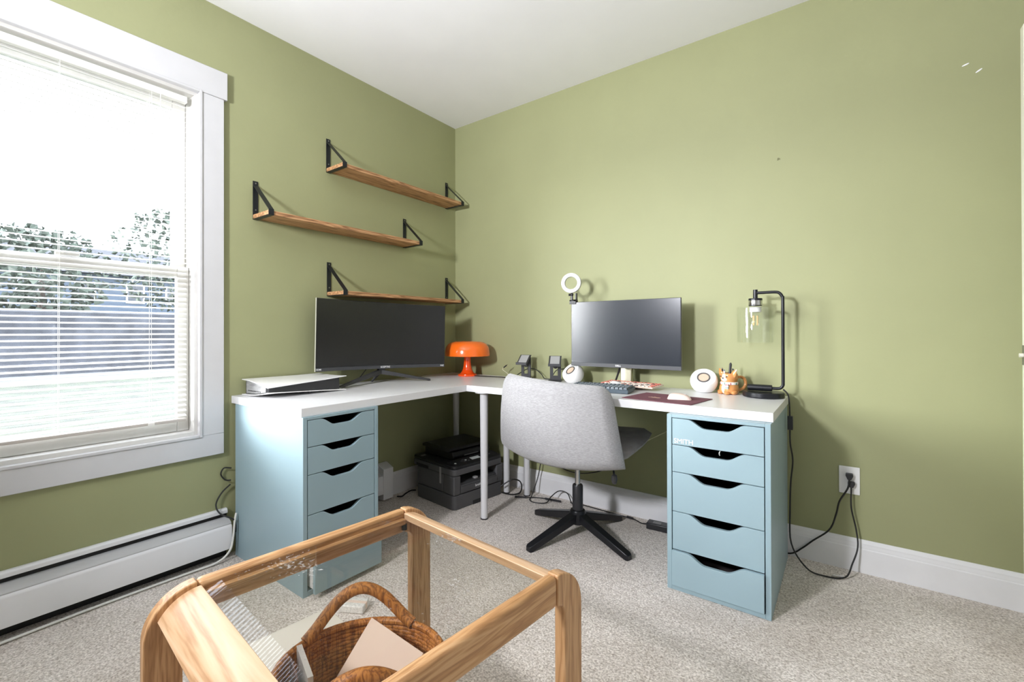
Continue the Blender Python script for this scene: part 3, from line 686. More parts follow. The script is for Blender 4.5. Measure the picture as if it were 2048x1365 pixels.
padt = thing('mouse_pad', 'thin maroon mouse pad at the front edge of desk', 'mouse pad', (1.660, -.452, ZD), -8)
B().box(-.153, .153, -.118, .118, .0003, .0028).build('pad', mat('maroon_cloth', (.155, .055, .075), .85, var=.12, vscale=30, bump=.1, bscale=300), padt, bevel=.001)
b = B()
for a, ln in ((-30, .034), (-12, .042), (4, .045), (20, .040), (48, .026)):
    M = Matrix.Rotation(R(a+170), 4, 'Z'); b.add([M @ Vector(v) for v in ((.006, -.003, .0030), (ln, -.0022, .0030), (ln+.002, 0, .0030), (ln, .0022, .0030), (.006, .003, .0030))], [(0, 1, 2, 3, 4)])
b.add([(.013*math.cos(2*math.pi*i/16), .011*math.sin(2*math.pi*i/16), .0030) for i in range(16)], [tuple(range(16))])
b.xf(Matrix.Translation((-.030, -.022, 0))).build('hand_print', mat('print_beige', (.62, .42, .33), .7), padt, smooth=False)
def mouse(label, loc, rz, L, W, Hh, m):
    t = thing('computer_mouse', label, 'mouse', loc, rz)
    def top(u, v):
        x = (2*u-1); y = (2*v-1); k = max(0, 1-abs(x)**3.0); e = max(0, 1-abs(y)**3.0)
        return Vector((x*L/2*(1-.08*y*y), y*W/2*(1-.12*x*x), .0008+Hh*(k**.6)*(e**.5)*(1-.18*x)))
    B().slab(lambda u, v: Vector((top(u, v).x*.97, top(u, v).y*.95, .0003)), top, 16, 12).build('shell', m, t, ang=70)
    B().box(L*.18, L*.30, -.003, .003, Hh*.6, Hh*.97).build('scroll_wheel', mat('wheel_grey', (.4, .38, .36), .5), t, bevel=.001)
mouse('pale pink computer mouse lying on the maroon pad', (1.715, -.455, ZD+.0028), 14, .098, .058, .025, mat('mouse_pink', (.74, .58, .52), .4))
mouse('white computer mouse between the two keyboards', (1.352, -.268, ZD), 30, .075, .05, .040, WHITEP)

# ------------------------------------------------------------------ corgi mug and pens
mg = thing('corgi_mug', 'ceramic mug shaped like a sitting corgi with striped scarf', 'mug', (1.848, -.112, ZD), 0)
TAN = mat('glaze_tan', (.62, .27, .085), .2, coat=.5, var=.12, vscale=25); CREAM = mat('glaze_cream', (.82, .74, .64), .2, coat=.5); SCF = mat('scarf_white', (.85, .83, .80), .25, coat=.4)
MF = Matrix.Rotation(R(-27), 4, 'Z')      # dog looks to local -y, then turned
body = [(.030, .001), (.038, .004), (.0425, .014), (.043, .026), (.040, .040), (.0345, .052), (.033, .058), (.0365, .066), (.0390, .076), (.0385, .088), (.036, .096), (.034, .0985), (.0325, .096), (.0335, .078), (.030, .058), (.034, .03), (.03, .008), (.0001, .006)]
B().lathe(body, 36).build('mug_body', TAN, mg, ang=60)
B().ball((0, -.0300, .0715), .0165, .0135, .0125, M=None).xf(MF).build('muzzle', CREAM, mg)
b = B(); b.slab(lambda u, v: Vector(((u-.5)*(.026-.012*v), -(.0375+.0022-.004*abs(2*u-1)**2), .080+.016*v)), lambda u, v: Vector(((u-.5)*(.024-.012*v), -.034, .080+.015*v)), 6, 4); b.xf(MF).build('blaze', CREAM, mg)
B().ball((0, -.0345, .026), .0125, .0100, .023).xf(MF).build('chest', CREAM, mg)
for s in (-1, 1):
    e = B(); p0, p1 = Vector((s*.027, -.012, .086)), Vector((s*.046, -.010, .120)); dd = p1-p0; n_ = 14
    for i in range(7):                      # leaf-shaped ear: flattened, widest a third of the way up
        q = i/6; c_ = p0+dd*q; w_ = .0125*math.sin(math.pi*min(1, .38+.62*q))+.0004
        e.v += [tuple(c_+Vector((math.cos(2*math.pi*j/n_)*w_*.9, math.sin(2*math.pi*j/n_)*w_*.45, -s*math.cos(2*math.pi*j/n_)*w_*.5*s*s))) for j in range(n_)]
    e.f += [(i*n_+j, i*n_+(j+1) % n_, (i+1)*n_+(j+1) % n_, (i+1)*n_+j) for i in range(6) for j in range(n_)]+[tuple(range(n_))[::-1], tuple(range(6*n_, 7*n_))]
    e.xf(MF).build('ear', TAN, mg)
    B().ball((s*.0150, -.0368, .0840), .0034, n=10, m=8).xf(MF).build('eye', BLACKP, mg)
    B().ball((s*.018, -.036, .006), .0115, .015, .0075, n=14, m=8).xf(MF).build('paw', TAN, mg)
    B().ball((s*.036, -.012, .010), .013, .018, .0105, n=14, m=8).xf(MF).build('haunch', TAN, mg)
B().ball((0, -.0435, .0765), .0050, .0034, .0036, n=12, m=8).xf(MF).build('nose', BLACKP, mg)
B().lathe([(.0345, .045), (.0385, .046), (.0395, .051), (.0385, .056), (.0350, .058)], 36, close=True).build('scarf', SCF, mg)
st_g = mat('stripe_green', (.03, .16, .09), .4); st_r = mat('stripe_red', (.42, .03, .05), .4)
for k, a in enumerate(range(-170, 180, 38)):
    A = R(a); b = B(); b.box(-.0016, .0016, -.0402, -.0385, .046, .056); b.xf(Matrix.Rotation(A, 4, 'Z')).build('scarf_stripe', (st_g, st_r)[k % 2], mg)
stl = B().box(.011, .026, -.0415, -.0365, .026, .052).xf(MF).build('scarf_tail', SCF, mg, bevel=.001)
B().box(.0108, .0262, -.0418, -.0362, .044, .047).xf(MF).build('tail_stripe', st_r, stl); B().box(.0108, .0262, -.0418, -.0362, .031, .034).xf(MF).build('tail_stripe', st_g, stl)
B().tube([(.028, .020, .076), (.042, .034, .080), (.056, .046, .072), (.062, .050, .050), (.054, .044, .028), (.036, .028, .016)], .0068, 12).build('handle', TAN, mg)
def pen(label, x, y, lean, az, L, r, m, tipm):
    t = thing('pen', label, 'pen', (1.848+x, -.112+y, ZD+.010), rot=(R(lean), 0, R(az)), group='pens in the mug')
    B().cyl((0, 0, 0), (0, 0, L), r, 12).build('barrel', m, t); B().cyl((0, 0, L), (0, 0, L+.006), r*.8, 12, r2=r*.5).build('cap', tipm, t)
pen('thick black marker sticking highest out of corgi mug', -.002, -.004, 4, 100, .133, .0058, BLACKP, BLACKP)
pen('slim gold-capped pen standing in corgi mug', .018, -.008, 5, 20, .105, .0035, mat('gold', (.6, .45, .2), .3, metal=1), BLACKP)
pen('white pen standing in corgi mug beside the marker', -.017, -.012, 4, 200, .098, .0042, WHITEP, mat('pen_blue', (.05, .08, .25), .4))
pen('short black pen with brown cap in corgi mug', -.020, .008, 6, 300, .108, .0038, BLACKP, mat('brown_cap', (.25, .15, .1), .4))
pen('silver pen leaning against the rim of corgi mug', .008, .017, 3, 60, .104, .0035, SILVER, BLACKP)

# ------------------------------------------------------------------ desk lamp with glass shade
LX, LY = 1.962, -.135
dl = thing('desk_lamp', 'black arched desk lamp with clear glass cylinder shade', 'lamp', (1.992, LY, ZD))
sx_ = LX-1.992; px_ = .076
B().lathe([(.080, .0005), (.083, .004), (.083, .021), (.079, .025), (.0001, .025)], 48).build('base', BLACKM, dl, bevel=.0015)
path = [(px_-.045, 0, .0415), (px_-.012, 0, .0435), (px_-.001, 0, .058), (px_, 0, .075), (px_, 0, .25), (px_, 0, .432), (px_-.003, 0, .452), (px_-.012, 0, .466), (px_-.028, 0, .472), (sx_+.02, 0, .472), (sx_, 0, .472)]
B().tube(path, .0066, 14, 5).build('pole', BLACKM, dl)
B().cyl((-.062, -.004, .0412), (.034, 0, .0412), .0145, 24).build('pivot_handle', BLACKM, dl, bevel=.001)
B().cyl((sx_, 0, .447), (sx_, 0, .487), .0095, 20).build('stem', BLACKM, dl, bevel=.001)
so = B().lathe([(.0001, .447), (.027, .447), (.028, .444), (.028, .438), (.027, .4375), (.027, .411), (.0001, .411)], 32, (sx_, 0, 0)).build('socket', BLACKM, dl)
B().lathe([(.0274, .4375), (.0278, .436), (.0278, .417), (.0274, .4155)], 32, (sx_, 0, 0), close=True).build('socket_band', CHROME, so)
rs = .0775
B().lathe([(.027, .4105), (rs-.006, .409), (rs-.001, .405), (rs, .400), (rs-.002, .246), (rs-.0045, .246), (rs-.003, .400), (rs-.005, .404), (rs-.008, .4065), (.027, .4075)], 56, (sx_, 0, 0)).build('glass_shade', GLASSL, dl, ang=50)
bu = B().lathe([(.0125, .392), (.014, .385), (.020, .372), (.0275, .352), (.0300, .335), (.0285, .318), (.021, .303), (.010, .297), (.0001, .296)], 28, (sx_, 0, 0)).build('bulb', GLASSL, dl)
B().lathe([(.0235, .4070), (.0235, .385), (.0145, .384), (.0145, .392), (.0001, .392)], 28, (sx_, 0, 0)).build('bulb_cap', WHITEP, bu)
FIL = mat('filament', (.85, .50, .22), .4)
for dx in (-.0075, .0075): B().cyl((sx_+dx, 0, .325), (sx_+dx, 0, .368), .0035, 8).build('filament', FIL, bu)
lcord = [(px_, .0, .040), (.094, -.002, .018), (.099, -.003, -.02), (.1005, -.002, -.075)]
B().tube(lcord, .0032, 8).build('cord', CABLE, dl)
B().box(.092, .112, -.011, .009, -.135, -.075).build('cord_switch', BLACKP, dl, bevel=.002)
B().tube([(.1005, 0, -.135), (.100, .018, -.20), (.107, .045, -.28), (.098, .06, -.38), (.094, .07, -.50), (.102, .02, -.64), (.16, -.02, -.715), (.22, -.02, -.729), (.29, .01, -.726), (.315, .06, -.68), (.333, .095, -.62), (.328, .105, -.55), (.312, .103, -.46), (.3125, .11, -.385), (.3125, .118, -.352)], .0032, 8).build('mains_lead', CABLE, dl)
B().box(-.02, .02, -.0005, .0005, -.012, .012, Matrix.Translation((.265, -.004, -.7225)) @ Matrix.Rotation(R(22), 4, 'Z') @ Matrix.Rotation(R(50), 4, 'X')).build('warning_tag', WPRINT, dl)
b = B(); b.prism([(-.011, .012), (.011, .012), (.0125, .004), (.006, -.012), (-.006, -.012), (-.0125, .004)], -.028, -.0075, 'y'); b.xf(Matrix.Translation((2.305-1.992, -LY, .371-ZD))).build('plug', BLACKP, dl, bevel=.002)

# ------------------------------------------------------------------ wall outlet and its second lead
ol = thing('wall_outlet', 'white double wall outlet with two black plugs in it', 'outlet', (2.298, 0, .385))
B().box(-.036, .036, -.006, -.0003, -.059, .059).build('cover_plate', WHITEP, ol, bevel=.002)
for zz in (.0205, -.0205):
    B().prism([(.0165*math.cos(a), .0145*math.sin(a)+zz) for a in [2*math.pi*i/24 for i in range(24)]], -.0072, -.006, 'y').build('socket_face', WHITEP, ol)
B().cyl((0, -.0072, 0), (0, -.006, 0), .003, 12).build('screw', SCREW, ol)
pcd = thing('looped_cord', 'black power cord looping from upper outlet behind drawer unit', 'cord', (2.298, -.03, .405))
b = B(); b.prism([(-.012, .013), (.012, .013), (.013, .004), (.006, -.013), (-.006, -.013), (-.013, .004)], -.003, .0215, 'y'); b.build('plug', BLACKP, pcd, bevel=.002)
B().tube([(0, -.001, -.010), (-.006, -.004, -.05), (-.034, -.004, -.11), (-.046, -.002, -.17), (-.070, .004, -.245), (-.13, .005, -.31), (-.17, .006, -.355), (-.215, .005, -.392), (-.30, .005, -.4)], .0034, 8).build('lead', CABLE, pcd)

# ------------------------------------------------------------------ small marks on the wall
for (x, z, a, lb) in ((2.660, 2.065, 18, 'small white paint chip higher on the green wall'), (2.696, 2.030, 34, 'small white paint chip lower on the green wall')):
    b = B(); b.add([(.011*math.cos(t_)*(1 if abs(t_) > 0 else 1), -.0008, .0028*math.sin(t_)) for t_ in [2*math.pi*i/12 for i in range(12)]] + [(0, -.0002, 0)], [tuple(range(12))])
    o = b.build('paint_chip', WPRINT, smooth=False); o.location = (x, 0, z); o.rotation_euler = (0, R(-a), 0); tag(o, lb, 'paint chip')
nl = thing('wall_nail', 'tiny bent brass nail left high on the green wall', 'nail', (2.037, 0, 1.837))
B().cyl((0, 0, 0), (.004, -.014, .004), .0012, 8).build('shank', SILVER, nl); B().cyl((.004, -.014, .004), (.0046, -.0155, .0046), .003, 10).build('head', SILVER, nl)

# ------------------------------------------------------------------ swivel chair seen from behind
ch = thing('swivel_chair', 'pale grey fabric swivel chair with black four-star base', 'chair', (1.205, -.412, 0), 1.5)
for a in (-19.5, 70.5, 160.5, 250.5):
    b = B(); L = .325
    b.add([(.018, -.021, .075), (.018, .021, .075), (.018, .024, .118), (.018, -.024, .118), (L-.012, -.019, .0003), (L-.012, .019, .0003), (L-.012, .019, .030), (L-.012, -.019, .030), (L, -.016, .0003), (L, .016, .0003), (L, .014, .024), (L, -.014, .024)],
          [(0, 3, 2, 1), (0, 1, 5, 4), (1, 2, 6, 5), (2, 3, 7, 6), (3, 0, 4, 7), (4, 5, 9, 8), (5, 6, 10, 9), (6, 7, 11, 10), (7, 4, 8, 11), (8, 9, 10, 11)])
    b.xf(Matrix.Rotation(R(a), 4, 'Z')).build('base_leg', BLACKM, ch, bevel=.003)
B().lathe([(.018, .052), (.034, .060), (.040, .085), (.041, .115), (.036, .128), (.028, .130)], 28).build('hub', BLACKM, ch)
B().lathe([(.0265, .10), (.0265, .250), (.0235, .256), (.015, .257)], 28).build('column_sleeve', BLACKP, ch)
B().cyl((0, 0, .24), (0, 0, .44), .0135, 24).build('gas_lift', CHROME, ch)
B().box(-.09, .09, -.11, .09, .437, .455).build('tilt_plate', BLACKP, ch, bevel=.004)
# seat: wide shell rising at front and at the sides
def seat_top(u, v):
    x = (2*u-1); y = v; k = .318+.022*math.sin(math.pi*v)
    r_ = 1-.16*max(0, abs(v-.55)-.3)/.15*abs(x)**3 if abs(v-.55) > .3 else 1
    e = (1-abs(x)**6)**.35 if abs(x) < 1 else 0
    ed = 1-(2*v-1)**8
    return Vector((x*k*r_, -.235+.475*y-.05*abs(x)**3*max(0, v-.5), .468+.052*v+.018*x*x+.018*e*max(0, ed)))
def seat_bot(u, v):
    t_ = seat_top(u, v); x = 2*u-1
    ins = min(1-abs(x), min(v, 1-v)*2.2)
    return Vector((t_.x*.985, t_.y, t_.z-.012-.058*min(1, (max(0, ins)/.22))**.5))
B().slab(seat_bot, seat_top, 24, 20).build('seat', FABRICD, ch, ang=70)
# backrest: broad panel, wider below, wrapping forward at the sides, bottom edge sagging in the middle
def back(off):
    def fn(u, v):
        x = 2*u-1
        hw = .322-.044*v**1.3
        zb = .418+.030*abs(x)**2-.010*x; zt = .812-.018*x-.030*(max(0, abs(x)-.82)/.18)**2.2
        z = zb+(zt-zb)*v
        hh = hw*(1-.03*max(0, v-.9)/.1*abs(x)**8)
        y = -.318+.085*abs(x)**2.1-.012*math.sin(math.pi*v)-.035*v
        ex = min(1, (1-abs(x))/.10); ez = min(1, min(v, 1-v)/.10)
        th = .030*(max(0, ex)**.5)*(max(0, ez)**.5)+.004
        return Vector((x*hh, y+.028+off*th, z))
    return fn
B().slab(back(-1), back(1), 40, 26).build('backrest', FABRIC, ch, ang=70)
kn = B().tube([(.20, -.05, .435), (.262, -.185, .415), (.268, -.195, .395)], .004, 8).build('lever', BLACKM, ch)
B().lathe([(.004, .0), (.012, -.006), (.014, -.022), (.010, -.040), (.0001, -.046)], 10, (.270, -.197, .405)).build('knob', mat('crinkled_black', (.02, .02, .022), .35, bump=1, bscale=90), ch)

# ------------------------------------------------------------------ printer
pr = thing('printer', 'dark grey multifunction laser printer on the carpet under desk', 'printer', (.330, -.345, 0), -7)
def rbox(x0, x1, y0, y1, z0, z1, r, n=5, inset=0):
    pts = []
    for cx_, cy_, a0 in ((x1-r, y1-r, 0), (x0+r, y1-r, 90), (x0+r, y0+r, 180), (x1-r, y0+r, 270)):
        for i in range(n+1): a = R(a0+90*i/n); pts.append((cx_+r*math.cos(a), cy_+r*math.sin(a)))
    return B().prism(pts, z0, z1, 'z')
PX, PY = .198, .203
rbox(-.165, PX, -PY, PY, .0003, .082, .026).build('paper_tray', GREYP, pr, bevel=.003)
B().box(PX-.002, PX+.0015, -.055, .055, .0003, .024).build('tray_grip', DARK, pr)
# body: frame round the output slot
b = B()
body_pts = rbox(-.165, .10, -PY, PY, .084, .195, .02)
b.add(body_pts.v, body_pts.f); b.box(.10, PX, -PY, -.150, .084, .195); b.box(.10, PX, .150, PY, .084, .195); b.box(.10, PX, -.150, .150, .084, .135)
b.build('body', GREYP, pr, bevel=.008, seg=4)
B().prism([(.101, .136), (PX-.004, .136), (PX-.012, .146), (.101, .160)], -.149, .149, 'y').build('output_tray', mat('tray_dark', (.05, .05, .052), .5), pr, bevel=.002)
B().box(.165, .19, -.03, -.005, .1465, .158).build('paper_stop', mat('stop_grey', (.35, .35, .35), .4), pr, bevel=.002)
B().box(PX+.0002, PX+.003, -.150, .150, .090, .128).build('manual_feed_door', GREYP, pr, bevel=.002)
B().box(PX+.0032, PX+.0038, -.149, .149, .1285, .1295).build('door_seam', DARK, pr)
lettering('lettering', 'brother', .021, Matrix.Translation((PX+.0034, -.005, .111)) @ Matrix.Rotation(R(90), 4, 'Z') @ Matrix.Rotation(R(90), 4, 'X'), WPRINT, pr)
rbox(-.205, PX+.002, -PY-.002, PY+.002, .197, .232, .028).build('scanner_housing', GREYP, pr, bevel=.003)
B().box(-.16, -.04, -PY-.0035, -PY-.0015, .198, .214).build('grip_recess', DARK, pr)
rbox(-.205, PX, -PY, PY, .233, .252, .028).build('scanner_lid', PRBLACK, pr, bevel=.004)
B().prism([(.118, .2525), (.190, .2525), (.192, .2535), (.120, .268)], -.185, .185, 'y').build('control_panel', PRBLACK, pr, bevel=.002)
cpM = Matrix.Translation((.156, 0, .2613)) @ Matrix.Rotation(R(11.4), 4, 'Y')
B().box(-.014, .014, -.032, .038, 0, .0012, cpM).build('display', LCD, pr)
for k, (yy, xx) in enumerate(((-.075, 0), (-.09, -.012), (-.09, .012), (-.108, 0), (-.06, .012), (-.165, .01), (.075, 0), (.10, .01), (.125, 0))):
    B().box(xx-.005, xx+.005, yy-.006, yy+.006, 0, .0018, cpM).build('button', LCD if k in (0, 5) else GREYP, pr, bevel=.0008)
b = B(); b.prism([(-.185, .2525), (.085, .2525), (.095, .275), (.085, .300), (-.185, .300)], -.120, PY-.01, 'y'); b.build('document_feeder', PRBLACK, pr, bevel=.006)
b = B(); b.prism([(-.19, .3005), (.070, .3005), (.088, .312), (.080, .326), (-.15, .330), (-.19, .320)], -.138, PY-.012, 'y'); b.build('feeder_lid', PRBLACK, pr, bevel=.004)
B().box(.093, .0945, -.03, .09, .268, .274).build('feeder_label', mat('label_grey', (.2, .2, .2), .6), pr)
B().box(-.15, -.13, -PY+.02, -PY+.055, .2522, .2530).build('lid_label', mat('label_grey2', (.35, .35, .33), .6), pr)
B().box(.07, .085, -PY-.0045, -PY-.0025, .135, .232).build('paper_clip_tab', mat('tab_grey', (.30, .30, .30), .5), pr)

# ------------------------------------------------------------------ oak end table with glass top
TH_ = .500
et = thing('end_table', 'oak end table with rounded corners and a glass top', 'table', (1.475, -1.892, 0), -5.5)
AX = .2755; JY = .271; RO_ = .095; TK = .0145; IW = .068
OY = JY+RO_
def corner(sy):
    out = []; inn = []; n = 14; ri = .027
    for i in range(n+1):
        a = R(90*i/n)            # 0: top tangent, 90: leg outside
        out.append((sy*(JY+RO_*math.sin(a)), TH_-RO_+RO_*math.cos(a)))
        inn.append((sy*(JY+ri*math.sin(a)), TH_-RO_+ri*math.cos(a)))
    out.append((sy*OY, .0005)); inn.append((sy*(JY+ri), .0005)); return out, inn
for sx in (-1, 1):
    B().strip([(-JY+.0006, TH_), (JY-.0006, TH_)], [(-JY+.0006, TH_-IW), (JY-.0006, TH_-IW)], sx*AX-TK, sx*AX+TK, 'x').build('side_rail', OAKY, et, bevel=.0105, seg=4)
    for sy in (-1, 1):
        o_, i_ = corner(sy)
        B().strip(o_, i_, sx*AX-TK, sx*AX+TK, 'x').build('leg', OAKZ, et, bevel=.0105, seg=4)
for sy in (-1, 1):
    o_, i_ = [], []; n = 14
    for i in range(n+1):
        a = R(-2+64*i/n); o_.append((sy*(JY-.004+(RO_-.009)*math.sin(a)), TH_-RO_+(RO_-.009)*math.cos(a))); i_.append((sy*(JY-.004+(RO_-.029)*math.sin(a)), TH_-RO_+(RO_-.029)*math.cos(a)))
    B().strip(o_, i_, -AX+TK+.0004, AX-TK-.0004, 'x').build('end_panel', OAKX, et, bevel=.0015)
b = B()
for sx in (-1, 1): b.box(*sorted((sx*(AX-TK-.0004), sx*(AX-TK-.016))), -JY+.012, JY-.012, TH_-.036, TH_-.0215)
b.build('glass_ledge', OAKY, et)
gx, gy = AX-TK-.0012, JY-.0085; zt = TH_-.0095
# glass plate: long bevel at the end by the window side, small arrises elsewhere
g = B(); yb = -gy+.034
poly = [(-gy, zt-.0085), (-gy, zt-.0072), (yb, zt), (gy, zt), (gy, zt-.0085)]
g.prism(poly, -gx, gx, 'x').build('glass_top', GLASST, et, smooth=False)
for sx in (-1, 1):
    for sy in (-1, 1):
        B().cyl((sx*(AX-TK-.012), sy*(JY-.014), TH_-.052), (sx*(AX-TK-.012), sy*(JY-.014), TH_-.0365), .008, 12).build('corner_fixing', DARK, et)

# ------------------------------------------------------------------ woven basket with envelopes
RAT = wood('rattan', (.66, .27, .06), (.46, .165, .035), (.20, .065, .014), 'z', rough=.5, ring=60)
bk = thing('wicker_basket', 'oval brown wicker basket with two arched handles under table', 'basket', (1.395, -1.872, 0), 54)
RA, RB, HB = .188, .158, .262
def rim(a, k=1.0, z=HB): return Vector((RA*k*math.cos(a), RB*k*math.sin(a), z))
NW = 28
for j in range(NW):                         # woven courses
    z = .008+j*(HB-.012)/NW; k = .80+.20*(z/HB)**.7
    b = B(); n = 56; pts = []
    for i in range(n):
        a = 2*math.pi*i/n; kk = k+.010*(1 if (i+j) % 2 else -1); pts.append(rim(a, kk, z))
    b.tube(pts, .0052, 6, 1, closed=True); b.build('woven_course', RAT, bk, ang=60)
B().lathe([(.0001, .004), (1, .004), (1, .009), (.0001, .009)], 40).xf(Matrix.Diagonal((RA*.80, RB*.80, 1, 1))).build('bottom', RAT, bk)
B().tube([rim(2*math.pi*i/40, 1.01) for i in range(40)], .0095, 10, 1, closed=True).build('rim', RAT, bk)
for a0 in (90, 270):
    pts = []
    for i in range(11):
        u = i/10; a = R(a0-44+88*u); pts.append(rim(a, 1.01+.02*math.sin(math.pi*u), HB+.002+.088*math.sin(math.pi*u)**1.5))
    B().tube(pts, .0150, 12, 3).build('handle', RAT, bk)
def env(label, name, cat, loc, rot, w_, h, th, m, flap=None):
    t = thing(name, label, cat, loc, rot=rot)
    B().box(-w_/2, w_/2, -th/2, th/2, 0, h).build('sheet', m, t, bevel=.0005)
    if flap: B().add([(-w_/2, -th/2-.0004, h), (w_/2, -th/2-.0004, h), (0, -th/2-.0004, h*.55)], [(0, 1, 2)]).build('flap', flap, t, smooth=False)
    return t
PAPC = mat('cream_paper', (.86, .68, .57), .7); PAPW = mat('white_paper', (.82, .79, .76), .7); PAPP = mat('pink_paper', (.62, .36, .30), .7); FOLD = mat('brown_folder', (.17, .085, .07), .6)
def sheet(label, name, cat, T, Rr, BL, th, m):
    T, Rr, BL = Vector(T), Vector(Rr), Vector(BL); F = Rr+BL-T; n = (Rr-T).cross(BL-T).normalized()*th
    o = thing(name, label, cat, BL, group='envelopes in the basket' if name == 'envelope' else None)
    vs = [p-BL for p in (T, Rr, F, BL)]; b = B()
    b.add([v for v in vs]+[v+n for v in vs], [(0, 3, 2, 1), (4, 5, 6, 7), (0, 1, 5, 4), (1, 2, 6, 5), (2, 3, 7, 6), (3, 0, 4, 7)])
    b.build('sheet', m, o, smooth=False); return o
def off(p, d): return tuple(a_+b_ for a_, b_ in zip(p, d))
T0, R0, L0 = (1.322, -1.785, .300), (1.482, -1.758, .262), (1.318, -1.925, .170)
sheet('largest cream envelope leaning in the wicker basket', 'envelope', 'envelope', T0, R0, L0, .003, PAPC)
e1 = (Vector(R0)-Vector(T0)).normalized(); nn = (Vector(R0)-Vector(T0)).cross(Vector(L0)-Vector(T0)).normalized(); nn = nn if nn.z > 0 else -nn
for lb, k, m in (('cream envelope tucked behind the largest one in basket', 1, mat('cream_paper2', (.80, .66, .56), .7)), ('dusty pink envelope at the back of the basket', 2, PAPP)):
    dv = e1*.018*k-nn*.012*k; sheet(lb, 'envelope', 'envelope', off(T0, dv), off(R0, dv-e1*.006*k), off(L0, dv), .003, m)
sheet('white notepad standing in the wicker basket', 'notepad', 'notepad', (1.246, -1.946, .283), (1.362, -1.986, .283), (1.262, -1.952, .09), .012, PAPW)
sheet('dark brown folder beside the white notepad in basket', 'folder', 'folder', (1.262, -1.972, .278), (1.344, -2.000, .278), (1.278, -1.978, .09), .003, FOLD)
bx = thing('storage_box', 'low cream storage box on carpet beside wicker basket', 'box', (1.045, -1.852, 0), -6)
CR = mat('box_cream', (.66, .60, .50), .6)
B().box(-.098, .098, -.16, .16, .0003, .118).build('box_body', CR, bx, bevel=.003)
B().box(-.101, .101, -.163, .163, .1185, .145).build('box_lid', mat('box_lid_cream', (.72, .67, .58), .35), bx, bevel=.003)
pk = thing('paper_packet', 'small white paper packet lying on carpet by drawers', 'packet', (.835, -1.485, 0), 30)
B().box(-.045, .045, -.03, .03, .0003, .028).build('packet', mat('speckled_paper', (.78, .76, .72), .6, var=.2, vscale=160), pk, bevel=.004)
B().box(-.0455, .0455, -.008, .008, .006, .0285).build('packet_band', PAPC, pk, bevel=.001)

# ------------------------------------------------------------------ cables and adapter on the floor
ad = thing('power_adapter', 'black power adapter brick on carpet beside blue drawers', 'power adapter', (1.530, -.100, 0), 4)
B().box(-.075, .075, -.030, .030, .0003, .033).build('brick', BLACKP, ad, bevel=.004)
B().box(-.045, -.005, -.016, .010, .0331, .0338).build('label', mat('adapter_label', (.25, .25, .25), .5), ad)
B().tube([(-.075, 0, .016), (-.11, .01, .008), (-.16, .045, .005), (-.24, .058, .005), (-.36, .072, .006), (-.48, .085, .006), (-.55, .08, .006)], .0032, 8).build('lead', CABLE, ad)
B().cyl((-.165, .0465, .0075), (-.20, .0525, .0075), .0068, 10).build('ferrite', BLACKP, ad)
tag(B().tube([(1.06, -.065, .006), (1.00, -.075, .006), (.95, -.045, .05), (.90, -.06, .06), (.868, -.10, .03), (.862, -.15, .006), (.80, -.185, .005), (.755, -.165, .006), (.735, -.11, .01), (.745, -.05, .12), (.76, -.035, .25), (.755, -.035, .33)], .0032, 8, 8).build('floor_cable', CABLE), 'black cable coiling on carpet around the white desk legs', 'cable')
ps = thing('plug_strip', 'thin black cable splitter lying on carpet at desk leg', 'cable', (.775, -.128, 0), 0)
B().cyl((-.12, -.05, .006), (-.055, -.018, .006), .006, 10).build('plug', BLACKP, ps); B().tube([(-.055, -.018, .006), (0, .02, .006), (.05, .03, .008)], .0035, 8).build('lead', CABLE, ps); B().cyl((.05, .03, .008), (.15, .045, .008), .0065, 10).build('splitter_body', BLACKP, ps)
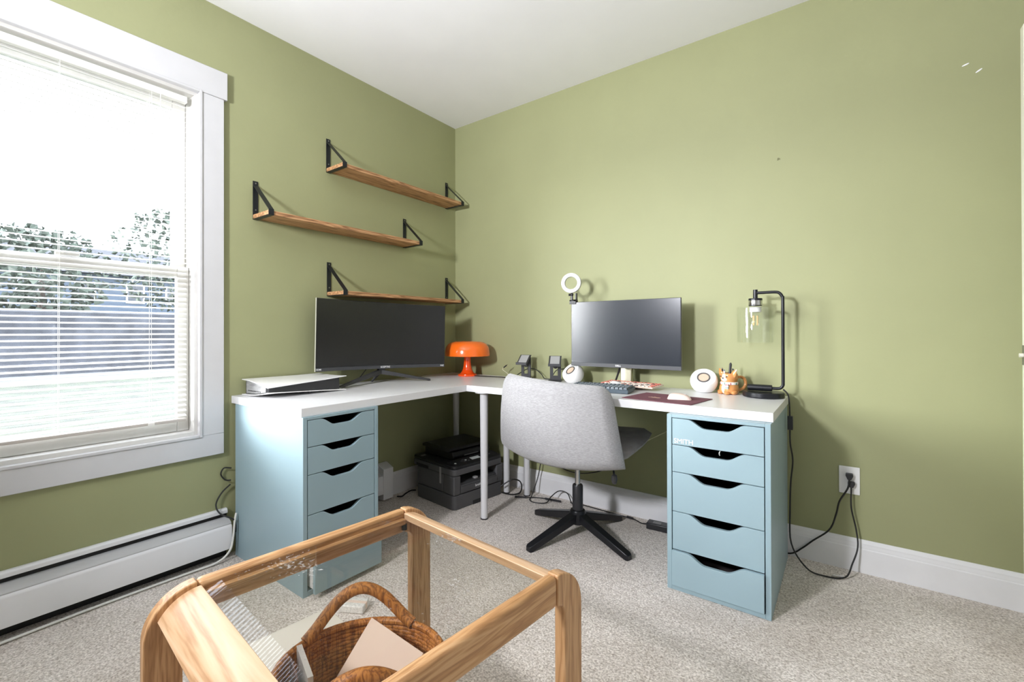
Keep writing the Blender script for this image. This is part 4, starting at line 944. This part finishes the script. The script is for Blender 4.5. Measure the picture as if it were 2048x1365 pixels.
tag(B().tube([(.60, -.038, .44), (.66, -.034, .33), (.72, -.045, .27), (.80, -.05, .235), (.90, -.05, .225), (1.0, -.05, .24), (1.1, -.045, .27), (1.30, -.035, .36), (1.5, -.034, .48), (1.66, -.033, .58)], .0026, 8, 8).build('hanging_cable', mat('lime_cable', (.62, .62, .36), .5)), 'pale cable sagging beneath the desk against the green wall', 'cable')
tag(B().tube([(.70, -.034, .50), (.72, -.034, .36), (.86, -.04, .22), (1.0, -.04, .185), (1.15, -.036, .22), (1.28, -.034, .30)], .003, 8, 8).build('hanging_cable', CABLE), 'black cable sagging beneath the desk behind chair base', 'cable')
tag(B().tube([(.565, -.205, .06), (.62, -.165, .10), (.652, -.125, .09), (.660, -.11, .05), (.650, -.12, .012), (.615, -.16, .006), (.565, -.20, .02)], .0042, 8, 8).build('printer_cable', CABLE), 'thick black cable looping out beside the printer', 'cable')
tag(B().tube([(.10, -.645, .020), (.09, -.60, .006), (.07, -.55, .006), (.065, -.50, .010), (.075, -.47, .006)], .0042, 8, 6).build('printer_cable', CABLE), 'black cable along the baseboard between heater end and printer', 'cable')
tag(B().tube([(.018, -1.575, .40), (.012, -1.605, .405), (.012, -1.618, .38), (.014, -1.60, .35), (.02, -1.578, .345)], .0032, 8, 6).build('wall_cable', CABLE), 'black cable curl on wall beside drawer unit, upper', 'cable')
tag(B().tube([(.016, -1.578, .325), (.014, -1.615, .295), (.02, -1.642, .25), (.045, -1.635, .213), (.075, -1.60, .188), (.08, -1.585, .17), (.075, -1.58, .12)], .0035, 8, 6).build('wall_cable', CABLE), 'black cable dropping over the heater beside drawer unit', 'cable')
tag(B().tube([(.074, -1.578, .205), (.082, -1.588, .17), (.083, -1.595, .10), (.082, -1.61, .045), (.078, -1.66, .012), (.070, -1.76, .008), (.066, -1.95, .008), (.068, -2.15, .008), (.080, -2.40, .008), (.085, -2.8, .008)], .0046, 8, 8).build('floor_cable', CABLEW), 'white cable running along the carpet below the heater', 'cable')
cl = thing('cable_loop', 'small white cable showing in a drawer notch below the SMITH sticker', 'cable', (1.907, -.622, .560))
B().tube([(-.002, .014, -.002), (-.0025, .008, .006), (-.001, .008, .013), (.002, .014, .017)], .0018, 8).build('lead', CABLEW, cl)
